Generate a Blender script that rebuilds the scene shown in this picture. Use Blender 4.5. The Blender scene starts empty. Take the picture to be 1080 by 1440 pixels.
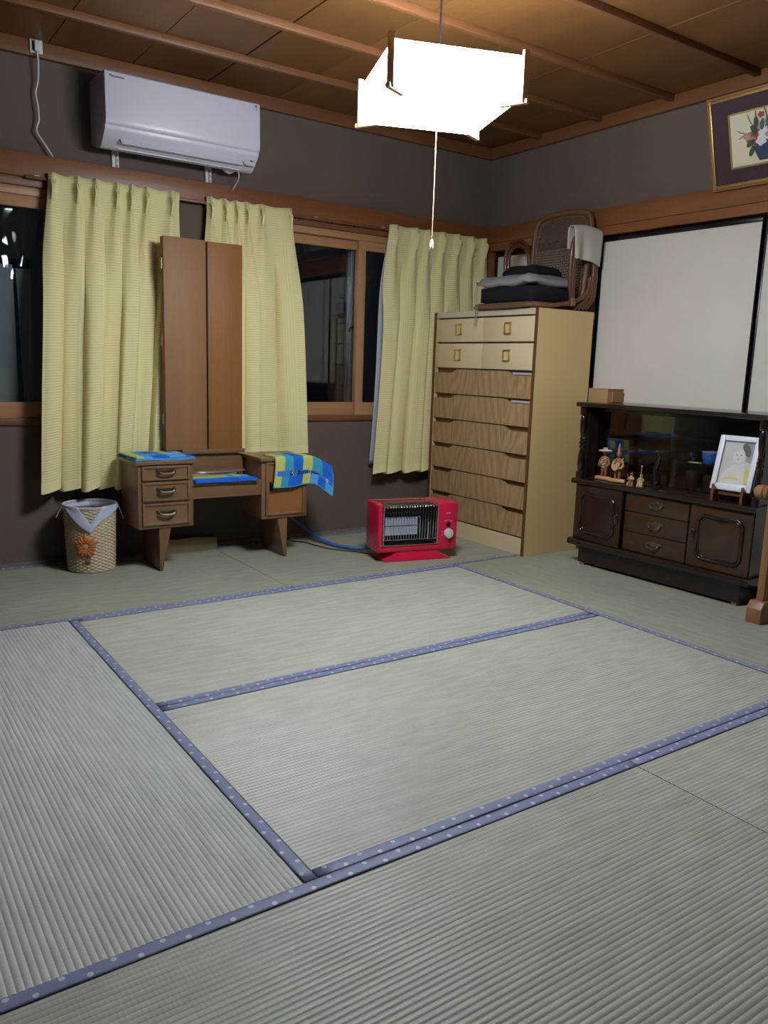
import bpy, bmesh, math, random
from mathutils import Vector, Matrix, Euler
random.seed(7)
S = bpy.context.scene
col = S.collection
PI = math.pi

# ------------------------------------------------------------------ camera
cam_d = bpy.data.cameras.new('camera'); cam = bpy.data.objects.new('camera', cam_d); col.objects.link(cam)
yaw, pitch, roll = 0.606437, 0.180940, 0.0325321
fw = Vector((math.sin(yaw)*math.cos(pitch), math.cos(yaw)*math.cos(pitch), -math.sin(pitch)))
rt = Vector((math.cos(yaw), -math.sin(yaw), 0)); up = rt.cross(fw)
r2 = math.cos(roll)*rt + math.sin(roll)*up; u2 = -math.sin(roll)*rt + math.cos(roll)*up
cam.matrix_world = Matrix(((r2.x, u2.x, -fw.x, -3.611), (r2.y, u2.y, -fw.y, -4.131), (r2.z, u2.z, -fw.z, 1.026), (0, 0, 0, 1)))
cam_d.sensor_fit = 'HORIZONTAL'; cam_d.sensor_width = 36; cam_d.lens = 36*1130.48/1080
cam_d.clip_start = .02
S.camera = cam
# ------------------------------------------------------------------ world (night outside) and exposure
w = bpy.data.worlds.new('night'); S.world = w; w.use_nodes = True
w.node_tree.nodes['Background'].inputs[0].default_value = (.10, .13, .2, 1)
w.node_tree.nodes['Background'].inputs[1].default_value = .02
vs = S.view_settings
vs.view_transform = 'Standard'; vs.look = 'None'; vs.gamma = 1; vs.use_curve_mapping = False
vs.exposure = 0.0
LAMP = 71.0          # emission of the pendant's white panels
TUBE = 34.0          # emission of the ring tube inside the shade

# ------------------------------------------------------------------ mesh helpers
class MB:
    def __init__(s): s.v = []; s.f = []; s.m = []
    def add(s, vs_, fs, mi=0):
        o = len(s.v); s.v += [tuple(x) for x in vs_]
        for f in fs: s.f.append(tuple(i+o for i in f)); s.m.append(mi)
        return s
    def box(s, a, b, mi=0):
        x0, y0, z0 = a; x1, y1, z1 = b
        if x0 > x1: x0, x1 = x1, x0
        if y0 > y1: y0, y1 = y1, y0
        if z0 > z1: z0, z1 = z1, z0
        return s.add([(x0,y0,z0),(x1,y0,z0),(x1,y1,z0),(x0,y1,z0),(x0,y0,z1),(x1,y0,z1),(x1,y1,z1),(x0,y1,z1)],
                     [(0,3,2,1),(4,5,6,7),(0,1,5,4),(1,2,6,5),(2,3,7,6),(3,0,4,7)], mi)
    def obox(s, c, size, rot=(0,0,0), mi=0):
        R = Euler(rot).to_matrix(); c = Vector(c); h = [q/2 for q in size]
        vv = []
        for sz in (-1,1):
            for sx, sy in ((-1,-1),(1,-1),(1,1),(-1,1)):
                vv.append(c + R @ Vector((sx*h[0], sy*h[1], sz*h[2])))
        return s.add(vv, [(0,3,2,1),(4,5,6,7),(0,1,5,4),(1,2,6,5),(2,3,7,6),(3,0,4,7)], mi)
    def tube(s, pts, r, n=10, closed=False, mi=0, caps=True):
        pts = [Vector(p) for p in pts]; N = len(pts)
        rr = r if isinstance(r, (list, tuple)) else [r]*N
        def tan(i):
            if closed: return (pts[(i+1) % N]-pts[i-1]).normalized()
            if i == 0: return (pts[1]-pts[0]).normalized()
            if i == N-1: return (pts[-1]-pts[-2]).normalized()
            return (pts[i+1]-pts[i-1]).normalized()
        t0 = tan(0); a = Vector((0,0,1)) if abs(t0.z) < .9 else Vector((1,0,0))
        nrm = (a - t0*a.dot(t0)).normalized(); vv = []
        for i in range(N):
            t = tan(i); nrm = (nrm - t*nrm.dot(t)).normalized(); b = t.cross(nrm)
            for k in range(n):
                q = 2*PI*k/n; vv.append(pts[i] + rr[i]*(math.cos(q)*nrm + math.sin(q)*b))
        ff = []
        for i in range(N if closed else N-1):
            j = (i+1) % N
            for k in range(n): ff.append((i*n+k, i*n+(k+1) % n, j*n+(k+1) % n, j*n+k))
        if caps and not closed: ff += [tuple(range(n))[::-1], tuple((N-1)*n+k for k in range(n))]
        return s.add(vv, ff, mi)
    def lathe(s, prof, c=(0,0,0), n=24, mi=0, axis='z', sx=1, sy=1):
        c = Vector(c); vv = []; N = len(prof)
        for r, h in prof:
            for k in range(n):
                q = 2*PI*k/n; x, y = r*math.cos(q)*sx, r*math.sin(q)*sy
                p = {'z': (x, y, h), 'x': (h, x, y), 'y': (x, -h, y)}[axis]
                vv.append(c+Vector(p))
        ff = []
        for i in range(N-1):
            for k in range(n): ff.append((i*n+k, i*n+(k+1) % n, (i+1)*n+(k+1) % n, (i+1)*n+k))
        if prof[0][0] > 1e-5: ff.append(tuple(range(n))[::-1])
        if prof[-1][0] > 1e-5: ff.append(tuple((N-1)*n+k for k in range(n)))
        return s.add(vv, ff, mi)
    def prism(s, poly, a, b, axis='y', mi=0):
        n = len(poly)
        def mk(p, t):
            if axis == 'y': return (p[0], t, p[1])
            if axis == 'x': return (t, p[0], p[1])
            return (p[0], p[1], t)
        vv = [mk(p, a) for p in poly]+[mk(p, b) for p in poly]
        ff = [tuple(range(n))[::-1], tuple(range(n, 2*n))]
        for i in range(n): ff.append((i, (i+1) % n, n+(i+1) % n, n+i))
        return s.add(vv, ff, mi)
    def grid(s, fn, nu, nv, mi=None, closed_u=False):
        vv = []; ff = []; ms = []
        for j in range(nv+1):
            for i in range(nu if closed_u else nu+1): vv.append(fn(i/nu, j/nv))
        W = nu if closed_u else nu+1
        o = len(s.v); s.v += [tuple(x) for x in vv]
        for j in range(nv):
            for i in range(nu):
                i2 = (i+1) % W
                s.f.append((o+j*W+i, o+j*W+i2, o+(j+1)*W+i2, o+(j+1)*W+i))
                s.m.append(mi((i+.5)/nu, (j+.5)/nv) if callable(mi) else (mi or 0))
        return s
    def build(s, name, mats, parent=None, smooth=None, bevel=0, seg=2, solid=0, subsurf=0, fix=True):
        me = bpy.data.meshes.new(name); me.from_pydata(s.v, [], s.f)
        if not isinstance(mats, (list, tuple)): mats = [mats]
        for m in mats: me.materials.append(m)
        if len(mats) > 1: me.polygons.foreach_set('material_index', s.m)
        if fix or bevel:
            bm = bmesh.new(); bm.from_mesh(me)
            if fix: bmesh.ops.recalc_face_normals(bm, faces=bm.faces)
            if bevel:
                es = [e for e in bm.edges if len(e.link_faces) == 2 and e.calc_face_angle(0) > .5]
                bmesh.ops.bevel(bm, geom=es, offset=bevel, segments=seg, profile=.5, affect='EDGES', clamp_overlap=True)
            bm.to_mesh(me); bm.free()
        if smooth is None: smooth = 35 if bevel else 0
        if smooth:
            me.polygons.foreach_set('use_smooth', [True]*len(me.polygons))
            if smooth < 180: me.set_sharp_from_angle(angle=math.radians(smooth))
        me.update()
        o = bpy.data.objects.new(name, me); col.objects.link(o)
        if parent: o.parent = parent
        if solid:
            md = o.modifiers.new('thickness', 'SOLIDIFY'); md.thickness = solid; md.offset = 0
        if subsurf:
            md = o.modifiers.new('smooth', 'SUBSURF'); md.levels = subsurf; md.render_levels = subsurf
        return o

def bx(a, b): return MB().box(a, b)
def tag(o, label=None, cat=None, group=None, kind=None):
    if label: o['label'] = label
    if cat: o['category'] = cat
    if group: o['group'] = group
    if kind: o['kind'] = kind
    return o
def thing(name, label, cat, loc=(0,0,0), rz=0, group=None):
    o = bpy.data.objects.new(name, None); col.objects.link(o); o.empty_display_size = .05
    o.location = loc; o.rotation_euler = (0,0,rz)
    return tag(o, label, cat, group)
def link_copy(o, name, parent, loc=None, rot=None):
    c = o.copy(); c.name = name; col.objects.link(c); c.parent = parent
    if loc is not None: c.location = loc
    if rot is not None: c.rotation_euler = rot
    return c
def text_mesh(name, body, size, mat, parent, mapper, align='CENTER'):
    cu = bpy.data.curves.new(name, 'FONT'); cu.body = body; cu.size = size; cu.align_x = align; cu.align_y = 'CENTER'
    to = bpy.data.objects.new(name+'_tmp', cu); col.objects.link(to)
    me = bpy.data.meshes.new_from_object(to.evaluated_get(bpy.context.evaluated_depsgraph_get()))
    bpy.data.objects.remove(to); bpy.data.curves.remove(cu)
    for v in me.vertices: v.co = Vector(mapper(v.co.x, v.co.y))
    me.materials.clear(); me.materials.append(mat); me.name = name
    o = bpy.data.objects.new(name, me); col.objects.link(o); o.parent = parent
    return o
def catmull(pts, k=6, closed=False):
    pts = [Vector(p) for p in pts]; out = []; N = len(pts)
    rng = range(N if closed else N-1)
    for i in rng:
        if closed: a, b, c, d = pts[i-1], pts[i], pts[(i+1) % N], pts[(i+2) % N]
        else: a, b, c, d = pts[max(i-1,0)], pts[i], pts[i+1], pts[min(i+2,N-1)]
        for j in range(k):
            t = j/k
            out.append(.5*((2*b)+(c-a)*t+(2*a-5*b+4*c-d)*t*t+(-a+3*b-3*c+d)*t**3))
    if not closed: out.append(pts[-1])
    return out
def lerp(a, b, t): return a+(b-a)*t
def sstep(a, b, x):
    t = min(1, max(0, (x-a)/(b-a))); return t*t*(3-2*t)

# ------------------------------------------------------------------ materials
def nt(name):
    m = bpy.data.materials.new(name); m.use_nodes = True
    return m, m.node_tree, m.node_tree.nodes['Principled BSDF']
def N(t, kind, **kw):
    n = t.nodes.new(kind)
    for k, v in kw.items():
        if k in n.inputs: n.inputs[k].default_value = v
        else: setattr(n, k, v)
    return n
def plain(name, c, rough=.5, metal=0, var=.0, vscale=20, bump=0, bscale=200, spec=.5, coat=0, stretch=(1,1,1), trans=0):
    m, t, b = nt(name); L = t.links
    b.inputs['Roughness'].default_value = rough; b.inputs['Metallic'].default_value = metal
    b.inputs['Specular IOR Level'].default_value = spec; b.inputs['Coat Weight'].default_value = coat
    b.inputs['Base Color'].default_value = (*c, 1)
    if trans: b.inputs['Transmission Weight'].default_value = trans
    if var or bump:
        tc = N(t, 'ShaderNodeTexCoord'); mp = N(t, 'ShaderNodeMapping'); mp.inputs['Scale'].default_value = stretch
        L.new(tc.outputs['Object'], mp.inputs[0])
    if var:
        no = N(t, 'ShaderNodeTexNoise', Scale=vscale, Detail=4.0); L.new(mp.outputs[0], no.inputs['Vector'])
        mx = N(t, 'ShaderNodeMix', data_type='RGBA')
        mx.inputs[6].default_value = (*[q*(1-var) for q in c], 1); mx.inputs[7].default_value = (*[min(1, q*(1+var)) for q in c], 1)
        L.new(no.outputs['Fac'], mx.inputs[0]); L.new(mx.outputs[2], b.inputs['Base Color'])
    if bump:
        n2 = N(t, 'ShaderNodeTexNoise', Scale=bscale, Detail=3.0); L.new(mp.outputs[0], n2.inputs['Vector'])
        bp = N(t, 'ShaderNodeBump', Strength=bump, Distance=.002); L.new(n2.outputs['Fac'], bp.inputs['Height']); L.new(bp.outputs[0], b.inputs['Normal'])
    return m
def wood(name, c1, c2, axis='x', scale=6, rough=.45, rings=0, coat=0, fine=90, spec=.5, bump=.05):
    m, t, b = nt(name); L = t.links
    tc = N(t, 'ShaderNodeTexCoord'); mp = N(t, 'ShaderNodeMapping')
    k = .06; mp.inputs['Scale'].default_value = {'x': (k,1,1), 'y': (1,k,1), 'z': (1,1,k)}[axis]
    L.new(tc.outputs['Object'], mp.inputs[0])
    n1 = N(t, 'ShaderNodeTexNoise', Scale=scale*2.0, Detail=5.0, Distortion=.6); L.new(mp.outputs[0], n1.inputs['Vector'])
    n2 = N(t, 'ShaderNodeTexNoise', Scale=fine*2.0, Detail=2.0); L.new(mp.outputs[0], n2.inputs['Vector'])
    ad = N(t, 'ShaderNodeMath', operation='MULTIPLY_ADD'); L.new(n2.outputs['Fac'], ad.inputs[0]); ad.inputs[1].default_value = .35; 
    if rings:
        wv = N(t, 'ShaderNodeTexWave', wave_type='RINGS', rings_direction={'x': 'X', 'y': 'Y', 'z': 'Z'}[axis], Scale=rings, Distortion=5.0, Detail=2.0)
        wv.inputs['Detail Scale'].default_value = 1.0
        L.new(mp.outputs[0], wv.inputs['Vector'])
        mm = N(t, 'ShaderNodeMix'); mm.inputs[0].default_value = .45
        L.new(n1.outputs['Fac'], mm.inputs[2]); L.new(wv.outputs['Fac'], mm.inputs[3]); L.new(mm.outputs[0], ad.inputs[2])
    else: L.new(n1.outputs['Fac'], ad.inputs[2])
    cr = N(t, 'ShaderNodeValToRGB'); cr.color_ramp.elements[0].position = .35; cr.color_ramp.elements[1].position = .9
    cr.color_ramp.elements[0].color = (*c1, 1); cr.color_ramp.elements[1].color = (*c2, 1)
    L.new(ad.outputs[0], cr.inputs[0]); L.new(cr.outputs[0], b.inputs['Base Color'])
    b.inputs['Roughness'].default_value = rough; b.inputs['Coat Weight'].default_value = coat; b.inputs['Specular IOR Level'].default_value = spec
    if bump:
        bp = N(t, 'ShaderNodeBump', Strength=bump, Distance=.001); L.new(ad.outputs[0], bp.inputs['Height']); L.new(bp.outputs[0], b.inputs['Normal'])
    return m
def oak_print(name, c1, c2):
    # printed oak: fine upright grain with cathedral arches
    m, t, b = nt(name); L = t.links
    tc = N(t, 'ShaderNodeTexCoord'); sx = N(t, 'ShaderNodeSeparateXYZ'); L.new(tc.outputs['Object'], sx.inputs[0])
    def Mx(op, *a):
        n = N(t, 'ShaderNodeMath', operation=op)
        for i, q in enumerate(a):
            if isinstance(q, (int, float)): n.inputs[i].default_value = q
            else: L.new(q, n.inputs[i])
        return n.outputs[0]
    no = N(t, 'ShaderNodeTexNoise', Scale=9.0, Detail=3.0); mp0 = N(t, 'ShaderNodeMapping'); mp0.inputs['Scale'].default_value = (1, 1, .5)
    L.new(tc.outputs['Object'], mp0.inputs[0]); L.new(mp0.outputs[0], no.inputs['Vector'])
    yw = Mx('ADD', sx.outputs[1], Mx('MULTIPLY', Mx('SUBTRACT', no.outputs['Fac'], .5), .06))
    yy = Mx('PINGPONG', Mx('ADD', yw, 10.22), .25)
    g = Mx('SUBTRACT', Mx('MULTIPLY', sx.outputs[2], 1.1), Mx('MULTIPLY', Mx('ABSOLUTE', Mx('SUBTRACT', yy, 0.0)), 4.5))
    wv_ = Mx('SINE', Mx('MULTIPLY', Mx('ADD', g, Mx('MULTIPLY', no.outputs['Fac'], .5)), 2*PI*4.0))
    mp = N(t, 'ShaderNodeMapping'); mp.inputs['Scale'].default_value = (1, 1, .03); L.new(tc.outputs['Object'], mp.inputs[0])
    n1 = N(t, 'ShaderNodeTexNoise', Scale=120.0, Detail=3.0); L.new(mp.outputs[0], n1.inputs['Vector'])
    v = Mx('ADD', Mx('MULTIPLY', wv_, .13), Mx('MULTIPLY', n1.outputs['Fac'], .9))
    cr = N(t, 'ShaderNodeValToRGB'); cr.color_ramp.elements[0].position = .15; cr.color_ramp.elements[1].position = .75
    cr.color_ramp.elements[0].color = (*c1, 1); cr.color_ramp.elements[1].color = (*c2, 1)
    L.new(v, cr.inputs[0]); L.new(cr.outputs[0], b.inputs['Base Color']); b.inputs['Roughness'].default_value = .45
    return m
def emit(name, c, s):
    m, t, b = nt(name); b.inputs['Base Color'].default_value = (*c, 1)
    b.inputs['Emission Color'].default_value = (*c, 1); b.inputs['Emission Strength'].default_value = s
    return m
def glass(name, tint=(1,1,1), rough=0.0, ior=1.5):
    # thin pane: clear transmission plus real fresnel reflection
    m = bpy.data.materials.new(name); m.use_nodes = True; t = m.node_tree; L = t.links
    t.nodes.remove(t.nodes['Principled BSDF']); out = t.nodes['Material Output']
    tr = N(t, 'ShaderNodeBsdfTransparent'); tr.inputs[0].default_value = (*tint, 1)
    gl = N(t, 'ShaderNodeBsdfGlossy'); gl.inputs['Roughness'].default_value = rough
    fr = N(t, 'ShaderNodeFresnel', IOR=ior); mx = N(t, 'ShaderNodeMixShader')
    L.new(fr.outputs[0], mx.inputs[0]); L.new(tr.outputs[0], mx.inputs[1]); L.new(gl.outputs[0], mx.inputs[2]); L.new(mx.outputs[0], out.inputs[0])
    return m
def tatami_mat(name, c1, c2):
    m, t, b = nt(name); L = t.links
    tc = N(t, 'ShaderNodeTexCoord'); mp = N(t, 'ShaderNodeMapping'); mp.inputs['Scale'].default_value = (1.5, 8, 1)
    L.new(tc.outputs['Object'], mp.inputs[0])
    n1 = N(t, 'ShaderNodeTexNoise', Scale=5.0, Detail=6.0); L.new(mp.outputs[0], n1.inputs['Vector'])
    mp2 = N(t, 'ShaderNodeMapping'); mp2.inputs['Scale'].default_value = (300, 70, 1); L.new(tc.outputs['Object'], mp2.inputs[0])
    n2 = N(t, 'ShaderNodeTexNoise', Scale=1.0, Detail=2.0); L.new(mp2.outputs[0], n2.inputs['Vector'])
    n3 = N(t, 'ShaderNodeTexNoise', Scale=2.2, Detail=2.0); L.new(tc.outputs['Object'], n3.inputs['Vector'])
    a = N(t, 'ShaderNodeMath', operation='MULTIPLY_ADD'); L.new(n2.outputs['Fac'], a.inputs[0]); a.inputs[1].default_value = .35; 
    a2 = N(t, 'ShaderNodeMath', operation='MULTIPLY_ADD'); L.new(n3.outputs['Fac'], a2.inputs[0]); a2.inputs[1].default_value = .5; a2.inputs[2].default_value = -.5
    L.new(n1.outputs['Fac'], a.inputs[2]); a3 = N(t, 'ShaderNodeMath', operation='ADD'); L.new(a.outputs[0], a3.inputs[0]); L.new(a2.outputs[0], a3.inputs[1])
    cr = N(t, 'ShaderNodeValToRGB'); cr.color_ramp.elements[0].position = .2; cr.color_ramp.elements[1].position = .85
    cr.color_ramp.elements[0].color = (*c1, 1); cr.color_ramp.elements[1].color = (*c2, 1)
    L.new(a3.outputs[0], cr.inputs[0]); L.new(cr.outputs[0], b.inputs['Base Color'])
    # stitches across the ribs every 8 mm
    sx = N(t, 'ShaderNodeSeparateXYZ'); L.new(tc.outputs['Object'], sx.inputs[0])
    mu = N(t, 'ShaderNodeMath', operation='MULTIPLY'); L.new(sx.outputs[0], mu.inputs[0]); mu.inputs[1].default_value = 2*PI/.009
    si = N(t, 'ShaderNodeMath', operation='SINE'); L.new(mu.outputs[0], si.inputs[0])
    ms = N(t, 'ShaderNodeMath', operation='MULTIPLY_ADD'); L.new(n2.outputs['Fac'], ms.inputs[0]); ms.inputs[1].default_value = 1.6; L.new(si.outputs[0], ms.inputs[2])
    bp = N(t, 'ShaderNodeBump', Strength=.10, Distance=.0010); L.new(ms.outputs[0], bp.inputs['Height']); L.new(bp.outputs[0], b.inputs['Normal'])
    b.inputs['Roughness'].default_value = .45; b.inputs['Specular IOR Level'].default_value = .5
    return m
def border_mat(name):
    # blue-grey cloth with two staggered rows of small pale discs (flat woven print)
    m, t, b = nt(name); L = t.links
    tc = N(t, 'ShaderNodeTexCoord'); sx = N(t, 'ShaderNodeSeparateXYZ'); L.new(tc.outputs['Object'], sx.inputs[0])
    def M(op, a, bb=None, c=None):
        n = N(t, 'ShaderNodeMath', operation=op)
        for i, q in enumerate((a, bb, c)):
            if q is None: continue
            if isinstance(q, (int, float)): n.inputs[i].default_value = q
            else: L.new(q, n.inputs[i])
        return n.outputs[0]
    P_ = .086
    def dots(off, yc):
        fx = M('SUBTRACT', M('FLOORED_MODULO', M('ADD', sx.outputs[0], off+10), P_), P_/2)
        fy = M('SUBTRACT', sx.outputs[1], yc)
        d = M('SQRT', M('ADD', M('MULTIPLY', fx, fx), M('MULTIPLY', fy, fy)))
        return M('LESS_THAN', d, .0054)
    dd = M('MAXIMUM', dots(0, .0075), dots(P_/2, -.0075))
    mx = N(t, 'ShaderNodeMix', data_type='RGBA'); L.new(dd, mx.inputs[0])
    no = N(t, 'ShaderNodeTexNoise', Scale=900.0); L.new(tc.outputs['Object'], no.inputs['Vector'])
    m0 = N(t, 'ShaderNodeMix', data_type='RGBA'); L.new(no.outputs['Fac'], m0.inputs[0])
    m0.inputs[6].default_value = (.15, .168, .295, 1); m0.inputs[7].default_value = (.21, .232, .375, 1)
    L.new(m0.outputs[2], mx.inputs[6]); mx.inputs[7].default_value = (.46, .49, .58, 1)
    L.new(mx.outputs[2], b.inputs['Base Color'])
    b.inputs['Roughness'].default_value = .5
    bp = N(t, 'ShaderNodeBump', Strength=.2, Distance=.0006); L.new(no.outputs['Fac'], bp.inputs['Height']); L.new(bp.outputs[0], b.inputs['Normal'])
    return m
def curtain_mat(name, c):
    m, t, b = nt(name); L = t.links
    uv = N(t, 'ShaderNodeUVMap', uv_map='cloth'); sx = N(t, 'ShaderNodeSeparateXYZ'); L.new(uv.outputs[0], sx.inputs[0])
    def M(op, a, bb=None):
        n = N(t, 'ShaderNodeMath', operation=op)
        for i, q in enumerate((a, bb)):
            if q is None: continue
            if isinstance(q, (int, float)): n.inputs[i].default_value = q
            else: L.new(q, n.inputs[i])
        return n.outputs[0]
    h = M('SINE', M('MULTIPLY', sx.outputs[1], 2*PI/.0125))          # crosswise ribs
    v = M('SINE', M('MULTIPLY', sx.outputs[0], 2*PI/.014))           # lengthwise ribs
    band = M('GREATER_THAN', M('SINE', M('MULTIPLY', sx.outputs[0], 2*PI/.16)), -.25)
    pat = M('ADD', M('MULTIPLY', h, band), M('MULTIPLY', M('MULTIPLY', v, .5), M('SUBTRACT', 1.0, band)))
    mr = N(t, 'ShaderNodeMapRange'); L.new(pat, mr.inputs[0]); mr.inputs[1].default_value = -1; mr.inputs[2].default_value = 1
    mx = N(t, 'ShaderNodeMix', data_type='RGBA'); L.new(mr.outputs[0], mx.inputs[0])
    mx.inputs[6].default_value = (*[q*.89 for q in c], 1); mx.inputs[7].default_value = (*[min(1,q*1.06) for q in c], 1)
    L.new(mx.outputs[2], b.inputs['Base Color']); b.inputs['Roughness'].default_value = .75
    b.inputs['Specular IOR Level'].default_value = .2
    b.inputs['Sheen Weight'].default_value = .1
    bp = N(t, 'ShaderNodeBump', Strength=.35, Distance=.0015); L.new(mr.outputs[0], bp.inputs['Height']); L.new(bp.outputs[0], b.inputs['Normal'])
    out = t.nodes['Material Output']; tl = N(t, 'ShaderNodeBsdfTranslucent'); L.new(mx.outputs[2], tl.inputs[0])
    ms = N(t, 'ShaderNodeMixShader'); ms.inputs[0].default_value = .07; L.new(b.outputs[0], ms.inputs[1]); L.new(tl.outputs[0], ms.inputs[2]); L.new(ms.outputs[0], out.inputs[0])
    return m

M = {}
M['plaster'] = plain('plaster', (.135,.101,.084), .9, var=.10, vscale=3, bump=.35, bscale=260, spec=.2)
M['honey'] = wood('honey_wood', (.145,.046,.0145), (.25,.096,.032), 'x', 5, .42)
M['honey_y'] = wood('honey_wood_y', (.145,.046,.0145), (.25,.096,.032), 'y', 5, .42)
M['honey_z'] = wood('honey_wood_z', (.145,.046,.0145), (.25,.096,.032), 'z', 5, .42)
M['sash'] = wood('sash_wood', (.34,.165,.07), (.47,.25,.12), 'x', 5, .4)
M['sash_z'] = wood('sash_wood_z', (.34,.165,.07), (.47,.25,.12), 'z', 5, .4)
M['sill'] = wood('sill_wood', (.13,.042,.017), (.20,.075,.03), 'x', 5, .45)
M['batten'] = wood('batten_wood', (.115,.04,.0135), (.21,.082,.028), 'x', 5, .5)
M['batten_y'] = wood('batten_wood_y', (.115,.04,.0135), (.21,.082,.028), 'y', 5, .5)
M['ceil'] = [wood('ceiling_board_%d' % i, tuple(q*k for q in (.085,.031,.0075)), tuple(q*k for q in (.165,.068,.0165)), 'y', 2.2, .5, fine=30) for i, k in enumerate((.9, 1.0, 1.1))]
M['black'] = plain('black_lacquer', (.006,.006,.009), .22, spec=.5)
M['fusuma'] = plain('fusuma_paper', (.64,.585,.525), .8, var=.05, vscale=3, bump=.1, bscale=120, spec=.2)
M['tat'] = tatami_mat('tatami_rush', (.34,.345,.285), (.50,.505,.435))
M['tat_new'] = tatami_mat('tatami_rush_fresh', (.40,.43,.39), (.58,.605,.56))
M['tat_old'] = tatami_mat('tatami_rush_old', (.245,.245,.185), (.355,.352,.275))  # older mats have darker rush
M['heri'] = border_mat('tatami_border_cloth')
M['straw'] = plain('straw_core', (.16,.13,.08), .9)
M['white'] = plain('white_plastic', (.58,.565,.66), .35)
M['white_soft'] = plain('white_plastic_warm', (.60,.60,.58), .45)
M['grey_pl'] = plain('grey_plastic', (.25,.25,.26), .4)
M['dark_pl'] = plain('dark_plastic', (.012,.012,.016), .35)
M['ink'] = plain('dark_print', (.02,.022,.05), .5)
M['cordw'] = plain('white_cord', (.62,.60,.58), .5)
M['cream'] = plain('cream_laminate', (.67,.485,.215), .38, var=.03, vscale=2)
M['creamf'] = plain('cream_front', (.66,.54,.33), .42, var=.03, vscale=2)
M['topedge'] = plain('pale_top_edge', (.56,.49,.36), .45)
M['edge'] = plain('brown_edge', (.13,.05,.017), .4, var=.2, vscale=30, stretch=(1,1,.1))
M['oak'] = oak_print('oak_print', (.27,.165,.075), (.47,.305,.155))
M['gold'] = plain('gold_metal', (.75,.53,.16), .28, metal=1)
M['desk'] = wood('desk_wood', (.135,.066,.029), (.23,.122,.058), 'x', 4, .38, coat=.15)
M['desk_z'] = wood('desk_wood_z', (.135,.066,.029), (.23,.122,.058), 'z', 4, .38, coat=.15)
M['mirp'] = wood('mirror_panel_wood', (.22,.105,.042), (.30,.15,.063), 'z', 3, .55, coat=0, spec=.35)
M['mirp2'] = wood('mirror_panel_wood_b', (.215,.088,.024), (.29,.125,.035), 'z', 3, .55, coat=0, spec=.3)
M['brass'] = plain('aged_brass', (.24,.19,.14), .32, metal=1)
M['handle_cream'] = plain('handle_cream', (.62,.52,.30), .3)
M['cab'] = wood('dark_cabinet_wood', (.012,.0055,.004), (.022,.011,.008), 'z', 4, .22, coat=.35)
M['cab_h'] = wood('dark_cabinet_wood_h', (.012,.0055,.004), (.022,.011,.008), 'y', 4, .22, coat=.35)
M['cabp'] = wood('cabinet_panel_wood', (.030,.013,.0052), (.060,.029,.0115), 'y', 5, .35, coat=.15)
M['cabdoor'] = wood('shaded_door_canister_wood', (.018,.0062,.0042), (.034,.012,.0075), 'y', 5, .3, coat=.2)  # darker copy: the door's lit difference put into colour; canisters share it
M['cabin'] = plain('cabinet_inside', (.02,.012,.009), .6)
M['glass'] = glass('window_glass', (.92,.95,.95))
M['cglass'] = glass('cabinet_glass', (.93,.92,.91))
M['alu'] = plain('aluminium', (.55,.56,.62), .35, metal=1)
M['chrome'] = plain('chrome', (.75,.75,.78), .18, metal=1)
M['red'] = plain('red_enamel', (.60,.010,.055), .3, coat=.3)
M['redhot'] = plain('red_enamel_base', (.66,.012,.065), .3, coat=.3)
M['matt_black'] = plain('matt_black', (.005,.0055,.007), .6, spec=.25)
M['ceramic'] = plain('white_ceramic_burner', (.42,.44,.58), .7, bump=.4, bscale=600)
M['hose'] = plain('blue_hose', (.05,.15,.42), .4)
M['blackrub'] = plain('black_rubber', (.012,.012,.013), .5)
M['cur'] = curtain_mat('curtain_cloth', (.80,.715,.365))
M['hem'] = plain('curtain_hem', (.80,.72,.38), .75, spec=.2)
M['lining'] = plain('curtain_lining', (.42,.44,.52), .8, spec=.2)
M['lampw'] = emit('lamp_white_panel', (.86,.935,1.0), LAMP)
M['tube'] = emit('lamp_tube', (.86,.935,1.0), TUBE)
M['lampwood'] = wood('lamp_wood', (.60,.36,.16), (.74,.50,.26), 'z', 6, .45)
M['lampwood_dark'] = plain('lamp_foot', (.10,.06,.045), .5)
M['rattan'] = plain('rattan_brown', (.115,.045,.018), .4, var=.3, vscale=40, coat=.2)
M['rattan_l'] = plain('rattan_light', (.15,.075,.032), .5, var=.25, vscale=40)
M['cane'] = plain('cane_weave', (.125,.07,.038), .6, var=.25, vscale=60)
M['navy'] = plain('navy_fabric', (.012,.011,.018), .85, spec=.2, bump=.3, bscale=500)
M['greyc'] = plain('grey_lilac_fabric', (.27,.25,.28), .8, spec=.2, var=.08, vscale=8, bump=.3, bscale=400)
M['cotton'] = plain('white_cotton', (.56,.53,.46), .9, spec=.1, bump=.4, bscale=700)
M['liner'] = plain('white_bag_liner', (.52,.54,.70), .8, spec=.15)
M['wick'] = plain('natural_wicker', (.52,.42,.28), .65, var=.2, vscale=60)
M['raffia'] = plain('orange_raffia', (.52,.15,.045), .8, var=.25, vscale=80)
M['raffia_c'] = plain('beige_raffia', (.42,.32,.16), .8, var=.25, vscale=80)
M['olive'] = plain('olive_tag', (.17,.14,.06), .8)
M['card'] = plain('cardboard', (.34,.19,.085), .8, var=.06, vscale=6)
M['gilt'] = plain('gilt_frame', (.50,.33,.12), .38, metal=.75, var=.15, vscale=30)
M['gilt_d'] = plain('gilt_frame_brown', (.28,.13,.045), .45, metal=.2)
M['matb'] = plain('plum_mount', (.05,.026,.038), .85, var=.15, vscale=8)
M['paper'] = plain('cream_paper', (.66,.60,.44), .8)
M['vase'] = plain('paint_navy', (.03,.045,.10), .7)
M['leaf'] = plain('paint_green', (.045,.065,.04), .7)
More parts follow.
